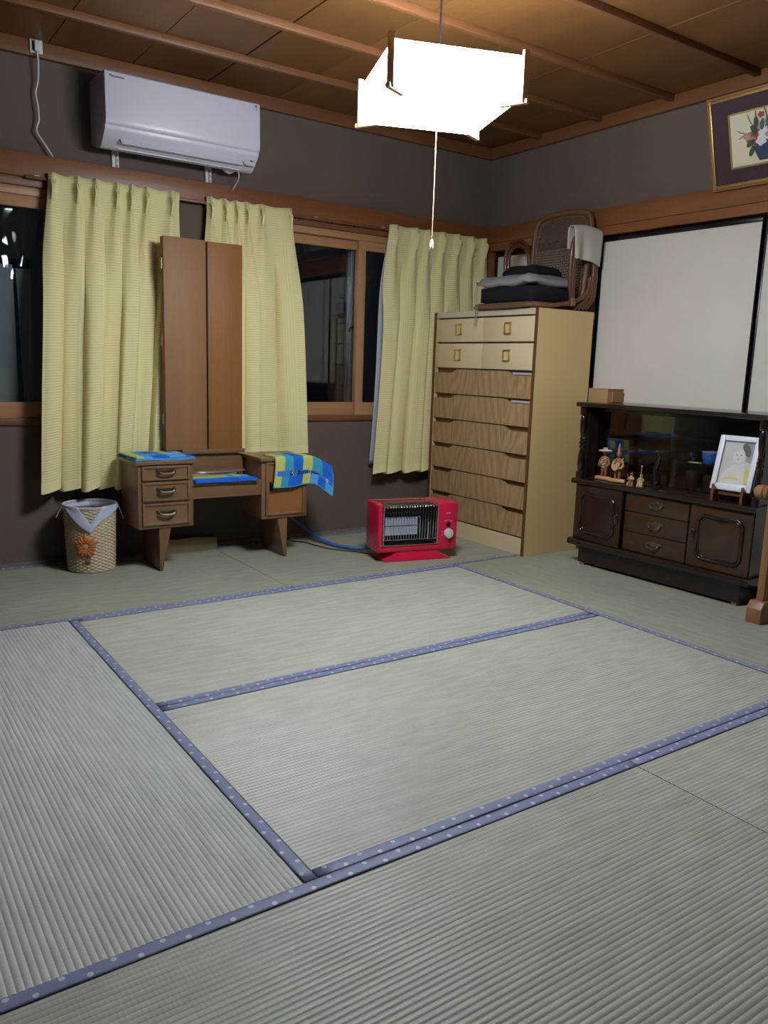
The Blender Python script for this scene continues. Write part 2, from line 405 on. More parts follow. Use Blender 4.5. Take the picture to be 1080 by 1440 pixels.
M['leaf2'] = plain('paint_slate_green', (.07,.10,.10), .7)
M['pet_r'] = plain('paint_red', (.30,.05,.04), .7)
M['pet_w'] = plain('paint_white', (.66,.64,.66), .7)
M['pet_p'] = plain('paint_pink', (.45,.24,.20), .7)
M['wframe'] = plain('white_frame', (.66,.66,.74), .4)
M['wash'] = plain('paint_pale_grey', (.47,.46,.45), .7, var=.12, vscale=18)
M['wash2'] = plain('paint_pale_skin', (.58,.54,.52), .7, var=.05, vscale=18)
M['wash3'] = plain('paint_slate', (.23,.24,.28), .7, var=.3, vscale=18)
M['wash4'] = plain('paint_yellow', (.55,.46,.14), .7, var=.2, vscale=18)
M['wash5'] = plain('paint_dark', (.10,.09,.10), .7)
M['easel'] = wood('easel_wood', (.10,.032,.014), (.17,.06,.028), 'z', 8, .4)
M['stand'] = wood('stand_wood', (.20,.09,.035), (.34,.17,.075), 'z', 8, .45)
M['stand_x'] = wood('stand_wood_x', (.20,.09,.035), (.34,.17,.075), 'x', 8, .45)
M['blue'] = plain('towel_blue', (.02,.14,.62), .95, spec=.1, var=.2, vscale=60, bump=.8, bscale=500)
M['teal'] = plain('towel_teal', (.05,.32,.48), .95, spec=.1, var=.2, vscale=60, bump=.8, bscale=500)
M['sky'] = plain('towel_sky', (.10,.36,.72), .95, spec=.1, var=.2, vscale=60, bump=.8, bscale=500)
M['yel'] = plain('towel_yellow', (.52,.56,.16), .95, spec=.1, var=.2, vscale=60, bump=.8, bscale=500)
M['lilac'] = plain('towel_lilac', (.36,.42,.70), .95, spec=.1, var=.2, vscale=60, bump=.8, bscale=500)
M['navyt'] = plain('towel_navy_band', (.06,.20,.58), .95, spec=.1, var=.2, vscale=60, bump=.8, bscale=500)
M['log'] = wood('carved_log', (.35,.19,.075), (.55,.33,.14), 'y', 20, .5)
M['carv'] = wood('carved_brown', (.16,.06,.025), (.30,.13,.05), 'z', 20, .4, coat=.2)
M['pale'] = wood('carved_pale', (.42,.25,.11), (.58,.38,.19), 'z', 20, .5)
M['hatr'] = plain('hat_pink', (.38,.12,.13), .5)
M['hatw'] = plain('hat_pale', (.58,.48,.46), .5)
M['bluegl'] = plain('blue_glaze', (.04,.16,.62), .2, coat=.4)
M['pot'] = plain('black_glaze', (.008,.008,.009), .15, coat=.5)
M['film'] = glass('clear_film', (.95,.96,1.0), .05)
M['outer'] = plain('reflection_grey', (.20,.205,.21), .6)  # grey of a room reflection, put on panels behind the glass
M['screenw'] = plain('hall_wall', (.045,.038,.032), .9)  # hall out of view, darkened to weaken bounced light
M['dark_wall'] = wood('dark_unseen_wall', (.016,.008,.005), (.03,.016,.01), 'z', 5, .5)  # unseen walls kept near black to cut bounced fill light
M['board'] = wood('hall_floorboard', (.06,.028,.013), (.10,.05,.022), 'x', 5, .35)
M['tray'] = wood('tray_wood', (.17,.105,.09), (.26,.17,.15), 'x', 6, .35)
M['plank'] = wood('plank_tan', (.30,.22,.10), (.40,.30,.15), 'x', 6, .6)
M['mirror'] = plain('mirror_glass', (.85,.86,.88), .02, metal=1)

# ================================================================== THE SETTING
U = .955; RW = 4*U; ZC = 2.39
def struct(name, mb, mat, parent=None, **kw):
    o = mb.build(name, mat, parent, **kw)
    if parent is None: o['kind'] = 'structure'
    return o
# ---- floor and its eight tatami mats
floor = struct('floor', bx((-4.9,-5.3,-.12), (.9,.15,-.058)), M['straw'])
RIB = .0134
def tatami(cx, cy, rz, L_, W_, mat):
    e = .0016; l, w_ = L_/2-e, W_/2-e; hb = .030
    mb = MB(); nr = round((2*w_-2*hb)/RIB); step = (2*w_-2*hb)/nr; k = 6
    prof = []
    for i in range(nr*k+1):
        y = -w_+hb+i*step/k; ph = (i % k)/k
        prof.append((y, -.0019+.0019*math.sin(PI*ph)**.8 if i % k else -.0019))
    prof = [(-w_, -.001)]+prof+[(w_, -.001)]
    vv = []
    for y, z in prof: vv += [(-l, y, z), (l, y, z)]
    ff = [(2*i, 2*i+1, 2*i+3, 2*i+2) for i in range(len(prof)-1)]
    n0 = len(vv); vv += [(-l,-w_,-.058), (l,-w_,-.058), (-l,w_,-.058), (l,w_,-.058)]
    nl = 2*(len(prof)-1)
    ff += [(n0, n0+1, 1, 0), (n0+2, nl, nl+1, n0+3), (n0, n0+2, n0+3, n0+1)]
    ff += [tuple([n0]+[2*i for i in range(len(prof))]+[n0+2]), tuple([n0+1]+[2*i+1 for i in range(len(prof))]+[n0+3])[::-1]]
    mb.add(vv, ff); o = mb.build('tatami_mat', mat, floor, smooth=50)
    o.location = (cx, cy, 0); o.rotation_euler = (0, 0, rz)
    for s in (-1, 1):
        h = MB(); nn = 40
        def fn(a, b_, s=s):
            x = lerp(-l, l, a); q = (b_-.5)*hb
            z = .0018 - .0012*(abs(b_-.5)*2)**4 + .0005*math.sin(x*9+s)+.0003*math.sin(x*23)
            return (x, q+.0006*math.sin(x*5+s*2), z)
        h.grid(fn, nn, 6)
        ho = h.build('cloth_border', M['heri'], o, smooth=180, solid=.0022); ho.location = (0, s*(w_-hb/2), 0)
    return o
c_ = lambda u, v: ((u-4)*U, -v*U)
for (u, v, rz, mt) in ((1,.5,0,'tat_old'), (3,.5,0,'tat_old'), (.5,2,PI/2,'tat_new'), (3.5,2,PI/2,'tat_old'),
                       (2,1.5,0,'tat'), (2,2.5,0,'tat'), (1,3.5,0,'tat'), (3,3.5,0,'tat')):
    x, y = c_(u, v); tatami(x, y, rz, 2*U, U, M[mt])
# the boarded hall beyond the open side of the room
for i in range(8):
    y1 = -3.82-.005-i*.17
    struct('floor_board', bx((-4.85, y1-.168, -.06), (.85, y1, -.004)), M['board'], floor)
# ---- walls
W1 = (-3.74, -2.07); W2 = (-1.86, -.10); ZS, ZH = .69, 1.81
wb = MB()
wb.box((-RW-.12, 0, -.06), (.12, .16, ZS)).box((-RW-.12, 0, ZH), (.12, .16, 2.6))
for a, b in ((-RW-.12, W1[0]), (W1[1], W2[0]), (W2[1], .12)): wb.box((a, 0, ZS), (b, .16, ZH))
wall_back = struct('wall_back', wb, M['plaster'])
wr = MB(); wr.box((0, -3.94, 1.83), (.16, 0, 2.6)).box((.11, -3.94, -.06), (.16, 0, 1.83))
wall_right = struct('wall_right', wr, M['plaster'])
struct('wall_left', bx((-RW-.12, -3.82, -.06), (-RW, 0, 2.6)), M['dark_wall'])
wf = MB(); wf.box((-4.9, -3.94, 1.86), (0, -3.82, 2.6)).box((-.95, -3.94, -.06), (0, -3.82, 1.86)).box((-4.9, -3.94, -.06), (-4.1, -3.82, 1.86))
struct('wall_front', wf, M['dark_wall'])
wh = MB(); wh.box((-4.98, -5.3, -.06), (.9, -5.2, 2.6)).box((-4.98, -5.2, -.06), (-4.9, -3.82, 2.6)).box((.8, -5.2, -.06), (.9, -3.94, 2.6)).box((0, -3.94, -.06), (.8, -3.86, 2.6))
struct('wall_hall', wh, M['screenw'])
struct('ceiling_hall', bx((-4.98, -5.3, 2.5), (.9, -3.94, 2.6)), M['screenw'])
struct('baseboard_back', bx((-RW, -.006, -.002), (0, 0, .022)), plain('wall_foot', (.17,.14,.115), .8))
# ---- ceiling: boards running towards the window wall, battens below them
ceil = struct('ceiling', bx((-RW-.1, -3.9, ZC+.03), (.1, .1, ZC+.09)), M['ceil'][1])
seams = [-RW]+[-1.92-.378*k for k in range(5, 0, -1)]+[-1.92, -1.545, -1.13, -.72, -.307, 0]
seams = sorted(set(s for s in seams if s >= -RW))
for i in range(len(seams)-1):
    a, b = seams[i], seams[i+1]
    o = struct('ceiling_board', bx((a+.0025, -RW, ZC+.0015*(i % 3)), (b-.0025, 0, ZC+.03)), M['ceil'][(i*2) % 3], ceil)
for k in range(1, 9):
    y = -.455*k
    if y < -3.75: break
    struct('ceiling_batten', bx((-RW, y-.016, ZC-.028), (0, y+.016, ZC+.004)), M['batten'], ceil, bevel=.003)
struct('trim_1', bx((-RW, -.032, 2.325), (0, 0, ZC)), M['batten'], bevel=.003)
struct('trim_2', bx((-.032, -RW, 2.325), (0, -.032, ZC)), M['batten_y'], bevel=.003)
# ---- long rails (picture-rail height)
struct('trim_3', bx((-RW, -.036, 1.81), (0, 0, 1.912)), M['honey'], bevel=.003)
struct('trim_4', bx((-.034, -RW, 1.812), (0, -.036, 1.905)), M['honey_y'], bevel=.003)
struct('trim_5', bx((-.022, -RW, 1.765), (.10, -.002, 1.812)), M['honey_y'])
struct('trim_6', bx((.0, -RW, -.002), (.10, -.002, .012)), M['honey_y'])
struct('trim_7', bx((-.02, -.045, 0), (.1, 0, 1.765)), M['honey_z'])
# ---- four sliding fusuma doors along the right wall
for k in range(4):
    y0 = -U*k-(.045 if k == 0 else 0); y1 = -U*(k+1)
    if k < 3: y1 -= .018
    if k > 0: y0 += .012
    x0 = .006 if k in (0, 3) else .034
    if k in (1, 2): x0 = .006
    else: x0 = .036
    d = tag(bpy.data.objects.new('door_%d' % (k+1), None), kind='structure'); col.objects.link(d)
    f = .024
    bx((x0+.006, y1+f, .012+f), (x0+.018, y0-f, 1.757-f)).build('paper_panel', M['fusuma'], d)
    fr = MB(); fr.box((x0, y1, .012), (x0+.024, y1+f, 1.757)).box((x0, y0-f, .012), (x0+.024, y0, 1.757))
    fr.box((x0, y1+f, 1.757-f), (x0+.024, y0-f, 1.757)).box((x0, y1+f, .012), (x0+.024, y0-f, .012+f))
    fr.build('frame', M['black'], d, bevel=.002)
    yp = (y0-.09) if k in (1, 3) else (y1+.09)
    MB().lathe([(.0,-.002),(.026,-.002),(.026,.006),(.020,.006),(.018,.001),(0,.001)], (x0+.004, yp, .86), 20, axis='x').build('finger_pull', M['brass'], d, smooth=40)
# ---- windows
def sash(parent, a, b, y, z0, z1, st=.05):
    mbx = MB(); t_ = .024
    mbx.box((a, y, z0+.075), (a+st, y+t_, z1-.052)).box((b-st, y, z0+.075), (b, y+t_, z1-.052))
    o = MB().box((a, y, z0), (b, y+t_, z0+.075)).box((a, y, z1-.052), (b, y+t_, z1)).build('sash', M['sash'], parent, bevel=.002)
    mbx.build('stile', M['sash_z'], o, bevel=.002)
    bx((a+st-.004, y+.010, z0+.071), (b-st+.004, y+.014, z1-.048)).build('pane', M['glass'], o)
    return o
for n, (a, b) in enumerate((W1, W2)):
    wn = tag(bpy.data.objects.new('window_%d' % (n+1), None), kind='structure'); col.objects.link(wn)
    MB().box((a, -.012, ZS), (b, .15, .722)).build('window_sill', M['sill'], wn, bevel=.002)
    fr = MB().box((a, -.004, 1.735), (b, .15, 1.772)).box((a, .0, .722), (a+.03, .15, 1.735)).box((b-.03, .0, .722), (b, .15, 1.735))
    fr.build('window_frame', M['sash'], wn, bevel=.002)
    MB().box((a, -.022, 1.772), (b, .15, 1.81)).build('window_head', M['sill'], wn, bevel=.002)
    m_ = (a+b)/2+.045 if n else -3.05
    sash(wn, m_-.045, b-.03, .004, .722, 1.735); sash(wn, a+.03, m_+.010, .032, .722, 1.735)
    # outer aluminium sashes
    out = MB()
    for (p, q_, yy) in ((a+.03, m_-.0, .085), (m_-.05, b-.03, .115)):
        out.box((p, yy, .722), (p+.028, yy+.022, 1.735)).box((q_-.045, yy, .722), (q_, yy+.022, 1.735)).box((p, yy, .722), (q_, yy+.022, .762)).box((p, yy, 1.70), (q_, yy+.022, 1.735))
    oo = out.build('outer_sash', M['alu'], wn, bevel=.002)
    for (p, q_, yy) in ((a+.03, m_-.0, .085), (m_-.05, b-.03, .115)):
        bx((p+.02, yy+.009, .75), (q_-.02, yy+.013, 1.71)).build('outer_pane', M['glass'], oo)
    lk = MB().obox((m_-.012, .078, 1.22), (.018, .016, .07)).tube(catmull([(m_-.012,.07,1.235), (m_-.03,.066,1.245), (m_-.055,.066,1.235), (m_-.06,.068,1.215)]), .007, 8)
    lk.build('crescent_lock', M['matt_black'], wn, smooth=40)
    if n == 0:
        # grey panels stand in for a reflected room; crumpled film added for lamp glints
        bx((-3.04, .066, .735), (-2.852, .076, 1.43)).build('reflection_panel', M['outer'], wn)
        MB().prism([(-2.825,.735),(-2.793,.735),(-2.772,1.415),(-2.838,1.415)], .066, .076, 'y').build('reflection_panel', M['outer'], wn)
        rnd = random.Random(3); fl = MB(); H = [[rnd.uniform(-1,1) for _ in range(12)] for _ in range(16)]
        fl.grid(lambda s, t: (lerp(-3.02,-2.80,s)+.01*H[int(t*14)][int(s*10)], .0615+.0035*H[int(t*14)+1][int(s*10)+1], lerp(.95,1.68,t)+.012*H[int(t*14)+1][int(s*10)]), 10, 14)
        fl.build('glint_film', M['film'], wn)

# ================================================================== PENDANT LAMP (the light of the room)
LX, LY, ZB, LS, LR = -1.91, -1.906, 1.835, .205, math.radians(-20.6)
lamp = thing('pendant_lamp', 'square white pendant lamp with wooden corner posts hanging from the ceiling', 'pendant lamp', (LX, LY, ZC-.001), LR)
zb = ZB-ZC; zt = zb+.128
for k in range(4):
    a = k*PI/2
    o = bx((-LS+.006, LS-.006, zb+.006), (LS-.006, LS-.002, zt)).build('shade_panel', M['lampw'], lamp); o.rotation_euler = (0, 0, a)
bx((-LS+.006, -LS+.006, zb+.002), (LS-.006, LS-.006, zb+.006)).build('bottom_panel', M['lampw'], lamp)
for k in range(4):
    sx, sy = ((1,1),(-1,1),(-1,-1),(1,-1))[k]
    p = MB().box((-.009, -.009, zb-.008), (.009, .009, zt+.014)).build('corner_post', M['lampwood'], lamp, bevel=.001)
    p.location = (sx*(LS+.006), sy*(LS+.006), 0)
    ft = MB().obox((-sx*.022, -sy*.022, zb-.004), (.09, .016, .013), (0, 0, math.atan2(sy, sx))).build('foot', M['lampwood'], p)
MB().tube([(0.10*math.cos(q*PI/16), .10*math.sin(q*PI/16), zb+.07) for q in range(32)], .014, 10, closed=True).build('ring_tube', M['tube'], lamp, smooth=180)
MB().lathe([(0,zb+.16),(.05,zb+.16),(.055,zb+.10),(.03,zb+.085),(0,zb+.085)], n=20).build('fitting', M['white_soft'], lamp, smooth=40)
MB().lathe([(.04,zb+.112),(.175,zb+.112),(.18,zb+.108),(.06,zb+.120),(.04,zb+.120)], n=32).build('upward_light_block', M['white_soft'], lamp, smooth=40)  # unseen plate added to hold lamp light off the ceiling
MB().obox((0,0,zb+.105), (.40,.02,.006)).obox((0,0,zb+.105), (.02,.40,.006)).build('cross_arm', M['white_soft'], lamp)
MB().tube([(0,0,zb+.15), (0,0,0)], .0032, 8).build('power_cord', M['matt_black'], lamp, smooth=40)
MB().lathe([(0,0),(.045,0),(.042,-.03),(.012,-.042),(0,-.042)], n=20).build('ceiling_rose', M['white_soft'], lamp, smooth=40)
ps = MB().tube([(0,0,zb+.004), (0.001,0,zb-.2), (0,0,1.43-ZC)], .0014, 6).build('pull_string', M['lampwood'], lamp)
MB().lathe([(0,1.445-ZC),(.004,1.442-ZC),(.0075,1.418-ZC),(.006,1.412-ZC),(0,1.411-ZC)], n=12).build('pull_knob', M['white'], ps, smooth=60)

# ================================================================== AIR CONDITIONER
AX0, AX1 = -2.495, -1.738
ac = thing('air_conditioner', 'white wall air conditioner mounted above the curtains', 'air conditioner', ((AX0+AX1)/2, 0, 1.955))
hw = (AX1-AX0)/2
def acz(pts): return [(y, z-1.955) for y, z in pts]
bodyp = acz([(-.002,2.275),(-.19,2.275),(-.215,2.265),(-.222,2.08),(-.235,2.055),(-.232,2.03),(-.215,2.012),(-.165,1.968),(-.14,1.962),(-.06,1.98),(-.002,2.0)])
MB().prism(bodyp, -hw, hw, 'x').build('body', M['white'], ac, bevel=.006)
panp = acz([(-.215,2.272),(-.238,2.272),(-.246,2.266),(-.250,2.075),(-.247,2.055),(-.236,2.045),(-.222,2.05),(-.218,2.08)])
fp = MB().prism(panp, -hw+.001, hw-.001, 'x').build('front_panel', M['white'], ac, bevel=.004)
MB().obox((0, -.203, .0445), (.60, .0035, .056), (math.radians(-41), 0, 0)).build('louver', M['white'], ac, bevel=.001)
MB().obox((0, -.1665, .0115), (.60, .006, .006)).build('louver_lip', M['white'], ac)
for x in (-.302, .302): MB().obox((x, -.2035, .044), (.002, .003, .056), (math.radians(-41), 0, 0)).build('louver_gap', M['dark_pl'], ac)
MB().obox((.338, -.2045, .046), (.052, .004, .05), (math.radians(-41), 0, 0)).build('display_panel', M['white_soft'], ac, bevel=.001)
MB().obox((.348, -.2105, .054), (.014, .004, .010), (math.radians(-41), 0, 0)).build('receiver_window', M['dark_pl'], ac)
MB().box((-hw+.03, -.20, .3195), (hw-.12, -.05, .324)).build('intake_grille', M['white_soft'], ac)
text_mesh('lettering', 'Panasonic', .017, M['ink'], ac, lambda x, y: (-hw+.022+x, -.2493+.02*(0), .2935+y), 'LEFT')
MB().add([(hw-.032,-.2492,.299),(hw-.020,-.2492,.306),(hw-.018,-.2492,.281),(hw-.0205,-.2492,.281),(hw-.022,-.2492,.299),(hw-.030,-.2492,.294)], [(0,1,4,5),(1,2,3,4)]).build('logo_mark', M['ink'], ac, fix=False)
for x in (-2.385, -1.915):
    rl = MB().box((-.016, -.012, -.045), (-.004, -.0, .09)).box((.004, -.012, -.045), (.016, 0, .09)).box((-.016, -.004, -.045), (.016, 0, .09))
    o = rl.build('mounting_rail', M['white_soft'], ac); o.location = (x-(AX0+AX1)/2, 0, 0)
    s_ = MB()
    for k in range(5): s_.box((.006, -.0124, -.038+k*.024), (.010, -.0118, -.024+k*.024))
    s_.build('slot', M['dark_pl'], o)
MB().lathe([(.0,.022),(.022,.022),(.024,.012),(.016,.0),(.004,-.008),(0,-.009)], (.275,-.10,.008), 16, sx=1.5).build('drain_cover', M['white'], ac, smooth=50)
MB().tube(catmull([(.315,-.12,.02),(.317,-.13,-.01),(.325,-.09,-.03),(.322,-.04,-.06)]), .004, 8).build('signal_cable', M['cordw'], ac, smooth=60)

ol = thing('wall_outlet', 'small white wall outlet on the wooden ceiling trim', 'outlet', (-2.728, -.032, 2.335))
MB().box((-.028, -.010, 0), (.026, 0, .062)).build('cover_plate', M['white_soft'], ol, bevel=.003)
MB().box((-.018, -.011, .012), (-.008, -.0095, .048)).build('socket', M['dark_pl'], ol)
pc = thing('power_cord', 'white power cord hanging from the outlet down to the rail', 'cord', (-2.728, -.03, 1.913))
MB().box((-.012, -.034, .425), (.012, -.012, .47)).build('plug', M['white_soft'], pc, bevel=.004)
MB().tube(catmull([(0,-.024,.425),(.003,-.018,.37),(.001,-.006,.31),(-.010,-.002,.262),(-.003,-.004,.205),(-.001,-.003,.15),(-.012,-.001,.10),(.02,-.001,.05),(.052,-.003,.001)]), .0042, 8).build('cable', M['cordw'], pc, smooth=60)

# ================================================================== CURTAINS
def curtain(label, top, bot, zt, zb, pleats, seed, y0=-.040, amp=.046, lining=None, ymin=None, half=.018):
    rnd = random.Random(seed); th = thing('curtain', label, 'curtain', ((top[0]+top[1])/2, y0, zb), group='curtains on the window wall')
    cx = (top[0]+top[1])/2; npl = len(pleats); NU, NV = 200, 70
    ph = [rnd.uniform(0, 6.28) for _ in range(8)]; wd = [rnd.uniform(.65, 1.1) for _ in range(npl+2)]; ln = [rnd.uniform(-.5, .5) for _ in range(npl+1)]
    def phase(s):                       # pleats sit at whole numbers
        pp = [2*pleats[0]-pleats[1]-.05]+pleats+[2*pleats[-1]-pleats[-2]+.05]
        for i in range(len(pp)-1):
            if s <= pp[i+1]: return i+(s-pp[i])/(pp[i+1]-pp[i])
        return len(pp)-1
    def fn(s, t):
        xs = lerp(lerp(top[0], top[1], s), lerp(bot[0], bot[1], s), t**.9)
        sw = s+.020*math.sin(2.2*t+ph[0]+3*s)*sstep(0, .5, t)
        p = phase(min(1, max(0, sw))); i = min(npl, max(0, int(round(p)))); d = p-round(p)
        ridge = .5+.5*math.cos(2*PI*d)
        g_ = sstep(.05, .40, t)
        rd = lerp(ridge**6, 1-(1-ridge)**1.7, g_)
        j = int(math.floor(p)); dep = wd[min(npl, max(0, j))]           # each valley has its own depth
        A = lerp(.020, amp, g_)
        y = -A*(1-(1-rd)*(1 if g_ < .01 else lerp(1, dep, g_))) if rd > 0 else -A*(1-dep*g_)*g_
        y -= .016*(1-sstep(.06, .3, t))
        y -= (half*math.cos(PI*p+ph[5])+.007*math.sin(2*PI*p*1.5+ph[1]+2.5*t))*sstep(.12, .55, t)
        y -= .014*math.exp(-((d)/.10)**2)*math.exp(-((t-.045)/.03)**2)
        lean = ln[min(npl, max(0, i))]
        x = xs + (.030*math.sin(2*PI*d)+.016*lean*ridge)*sstep(.02, .30, t)*(1-.25*t) + .006*math.sin(3*t+ph[3]+6*s)*t
        z = lerp(zt, zb, t)
        if t < .08: z -= (.016*(1-ridge)**2*max(0, dep-.55))*(1-t/.08)
        z -= .010*math.sin(2*PI*p+ph[4])*t*t + .006*t
        if ymin and xs > ymin[0]-.06: y = max(y, lerp(y, ymin[1], sstep(ymin[0]-.06, ymin[0], xs)))
        return (x-cx, y, z-zb)
    mb = MB(); mb.grid(fn, NU, NV)
    o = mb.build('cloth', M['cur'], th, smooth=180, solid=.0015, fix=False)
    # flat-cloth coordinates for the weave
    me = o.data; uvl = me.uv_layers.new(name='cloth'); wid = (top[1]-top[0])*1.75; hgt = zt-zb; W_ = NU+1
    for lp in me.loops:
        i = lp.vertex_index % W_; j = lp.vertex_index // W_
        uvl.data[lp.index].uv = (i/NU*wid, j/NV*hgt)
    # stitched pinch pleats on the heading
    for s in pleats:
        pm = MB()
        for dx in (-.007, .0, .007):
            a = Vector(fn(s, .022)); b_ = Vector(fn(s, .05)); c2 = Vector(fn(s, .085))
            pm.tube(catmull([a+Vector((dx*1.2,-.004,0)), (a+b_)/2+Vector((dx,-.009,0)), b_+Vector((dx*.5,-.006,0)), c2+Vector((dx*.6,-.001,0))], 3), [.001]+[.003]*3+[.0035]*3+[.003]*2+[.001], 6)
        pm.build('pinch_pleat', M['hem'], th, smooth=60)
    hm = MB(); hm.grid(lambda s, t: Vector(fn(s, lerp(.966, 1.0, t)))+Vector((0,-.0022,0)), NU, 2)
    hm.build('hem', M['hem'], th, smooth=180, fix=False)
    if lining:
        lo = MB(); dx, z1 = lining
        lo.grid(lambda s, t: Vector((Vector(fn(s*.35, t*z1)).x-dx*(1-s)*sstep(0,.7,t), lerp(-.014, .012-.016*(1-s)**3+.004*math.sin(6*t+9*s), sstep(.04, .16, t)), Vector(fn(s*.35, t*z1)).z)), 40, 40)
        lo.build('lining', M['lining'], th, smooth=180, solid=.001, fix=False)
    return th
curtain('pale yellow curtain behind the waste basket and drawer pedestal', (-2.705,-2.085), (-2.795,-2.16), 1.838, .385, [.03,.21,.34,.50,.61,.73,.93], 11, amp=.072, ymin=(-2.42,-.088), half=.024)
curtain('narrow pale yellow curtain partly hidden by the folded dressing mirror', (-1.945,-1.462), (-1.93,-1.395), 1.838, .515, [.04,.20,.33,.45,.62,.96], 5, amp=.066, half=.016)
curtain('pale yellow curtain with grey lining beside the tall cream chest', (-.81,-.045), (-.895,-.10), 1.838, .378, [.05,.25,.37,.52,.67,.82,.96], 23, amp=.064, lining=(-.010,.965), ymin=(-.50,-.052))
cr = thing('curtain_rail', 'thin brown curtain rail under the wooden rail beam', 'curtain rail', (-1.4, -.047, 1.80))
MB().box((-1.40, -.004, .002), (1.366, .010, .016)).build('track', M['sill'], cr, bevel=.002)
for x in (-1.35, -.48, .1, .55, 1.3): MB().box((x-.01, -.002, .012), (x+.01, .02, .02)).build('rail_bracket', M['white_soft'], cr)
for x in (-.78, -.95, .0, .2, .35): MB().lathe([(0,-.004),(.004,-.003),(.004,.004),(0,.005)], (x,0,-.001), 8).build('glider', M['matt_black'], cr)

# ================================================================== FLOWER PICTURE leaning out above the fusuma
pic = thing('picture_frame', 'gilt framed flower picture with plum mount leaning out from the wall', 'picture', (-.036, -1.663, 1.888))
pic.rotation_euler = (0, -math.radians(17.2), 0)
PW, PH = .56, .405      # runs towards the camera along -y
def ring(a0, a1, d0, d1):
    m_ = MB()
    m_.box((d0, -PW+a0, a0), (d1, -PW+a1, PH-a0)).box((d0, -a1, a0), (d1, -a0, PH-a0))
    m_.box((d0, -PW+a1, a0), (d1, -a1, a1)).box((d0, -PW+a1, PH-a1), (d1, -a1, PH-a0)); return m_
ring(0, .012, -.018, .0).build('outer_moulding', M['gilt_d'], pic, bevel=.002)
ring(.011, .026, -.025, .0).build('inner_moulding', M['gilt'], pic, bevel=.004)
bx((-.012, -PW+.02, .02), (-.006, -.02, PH-.02)).build('mount', M['matb'], pic)
mx0, mx1, mz0, mz1 = -.102, -PW+.102, .085, PH-.085
fm = MB(); e_ = .008
fm.box((-.0145, mx1, mz0), (-.011, mx1+e_, mz1)).box((-.0145, mx0-e_, mz0), (-.011, mx0, mz1)).box((-.0145, mx1, mz0), (-.011, mx0, mz0+e_)).box((-.0145, mx1, mz1-e_), (-.011, mx0, mz1))
fm.build('fillet', M['gilt'], pic)
art = MB(); px_ = [-.0125]
def blob(cy, cz, ry, rz, mi, rot=0, n=14, wob=0):
    px_[0] -= .00006; x = px_[0]; vv = []
    for k in range(n):
        q = 2*PI*k/n; r = 1+wob*math.sin(5*q+cy*90)
        a, b_ = r*ry*math.cos(q), r*rz*math.sin(q)
        vv.append((x, cy+a*math.cos(rot)-b_*math.sin(rot), cz+a*math.sin(rot)+b_*math.cos(rot)))
    art.add(vv, [tuple(range(n))], mi)
art.add([(-.0122,mx1,mz0),(-.0122,mx0,mz0),(-.0122,mx0,mz1),(-.0122,mx1,mz1)], [(0,1,2,3)], 0)
oy, oz = -.265, .165
for k, (a, l) in enumerate(((2.55,.10),(2.9,.095),(3.3,.10),(3.75,.085),(2.2,.09),(1.1,.10),(.6,.1),(.2,.09),(-.4,.09))):
    for j in range(7):
        r = .03+l*j/7*1.0; a2 = a+.06*j*(1 if k % 2 else -1)
        blob(oy-r*math.cos(a2), oz+.055+r*math.sin(a2)*.8, .010, .0022, 2 if k % 2 else 3, -a2, 8)
for (dy, dz, a) in ((.0,.10,.2),(.05,.08,-.5),(-.05,.09,.5),(.07,.02,1),(-.08,.03,-1),(.065,-.02,.5),(-.03,.11,.1),(.035,.115,0)): blob(oy+dy*.85, oz+dz*.85, .011, .024, 2 if dy > 0 else 3, a, 10)
art.add([(-.0139,oy-.045,oz+.02),(-.0139,oy+.045,oz+.02),(-.0139,oy+.04,oz-.025),(-.0139,oy+.022,oz-.062),(-.0139,oy-.022,oz-.062),(-.0139,oy-.04,oz-.025)], [(0,1,2,3,4,5)], 1)
px_[0] = -.0140
for (dy, dz, r, mi) in ((.055,.03,.034,4),(.03,.05,.028,4),(.075,.045,.022,6),(-.015,.045,.042,5),(-.05,.03,.034,5),(-.01,.075,.03,5),(.01,.02,.03,5),(.005,.125,.018,4),(-.07,.07,.028,4),(.05,.03,.016,6),(-.02,.04,.014,6),(.02,.085,.02,6)): blob(oy+dy, oz+dz, r*.82, r*.7, mi, 0, 16, .18)
art.build('flower_print', [M['paper'], M['vase'], M['leaf'], M['leaf2'], M['pet_r'], M['pet_w'], M['pet_p']], pic, fix=False)
bx((-.006, -PW+.01, .01), (.0, -.01, PH-.01)).build('backing', M['card'], pic)
MB().tube(catmull([(.0,-.30,PH-.03),(.06,-.30,PH+.01),(.10,-.30,PH-.02)]), .0025, 6).build('hanging_wire', M['cordw'], pic)

# ================================================================== TALL CREAM CHEST
DX, DY0, DY1, DH = -.485, -.105, -.990, 1.35
ch = thing('chest_of_drawers', 'tall cream chest with oak drawers and a chair on top', 'chest', (-.27, (DY0+DY1)/2, 0))
def cl(p): return (p[0]+.27, p[1]-(DY0+DY1)/2, p[2])
def cbx(a, b): return bx(cl(a), cl(b))
XB = -.055
cbx((DX+.004, DY1, .0), (XB, DY1+.018, DH)).build('side_panel', M['cream'], ch)
cbx((DX+.004, DY0-.018, .0), (XB, DY0, DH)).build('side_panel', M['cream'], ch)
for y in (DY1, DY0-.018): cbx((DX-.001, y-.0005, 0), (DX+.004, y+.0185, DH)).build('edge_strip', M['edge'], ch)
cbx((DX+.006, DY1+.018, 1.318), (XB, DY0-.018, DH)).build('top_board', M['topedge'], ch)
cbx((DX+.03, DY1+.018, .02), (XB, DY0-.018, 1.318)).build('carcass', M['edge'], ch)
cbx((DX+.012, DY1+.018, .0), (DX+.03, DY0-.018, .096)).build('plinth', M['creamf'], ch)
Yl, Yr = DY0-.020, DY1+.020
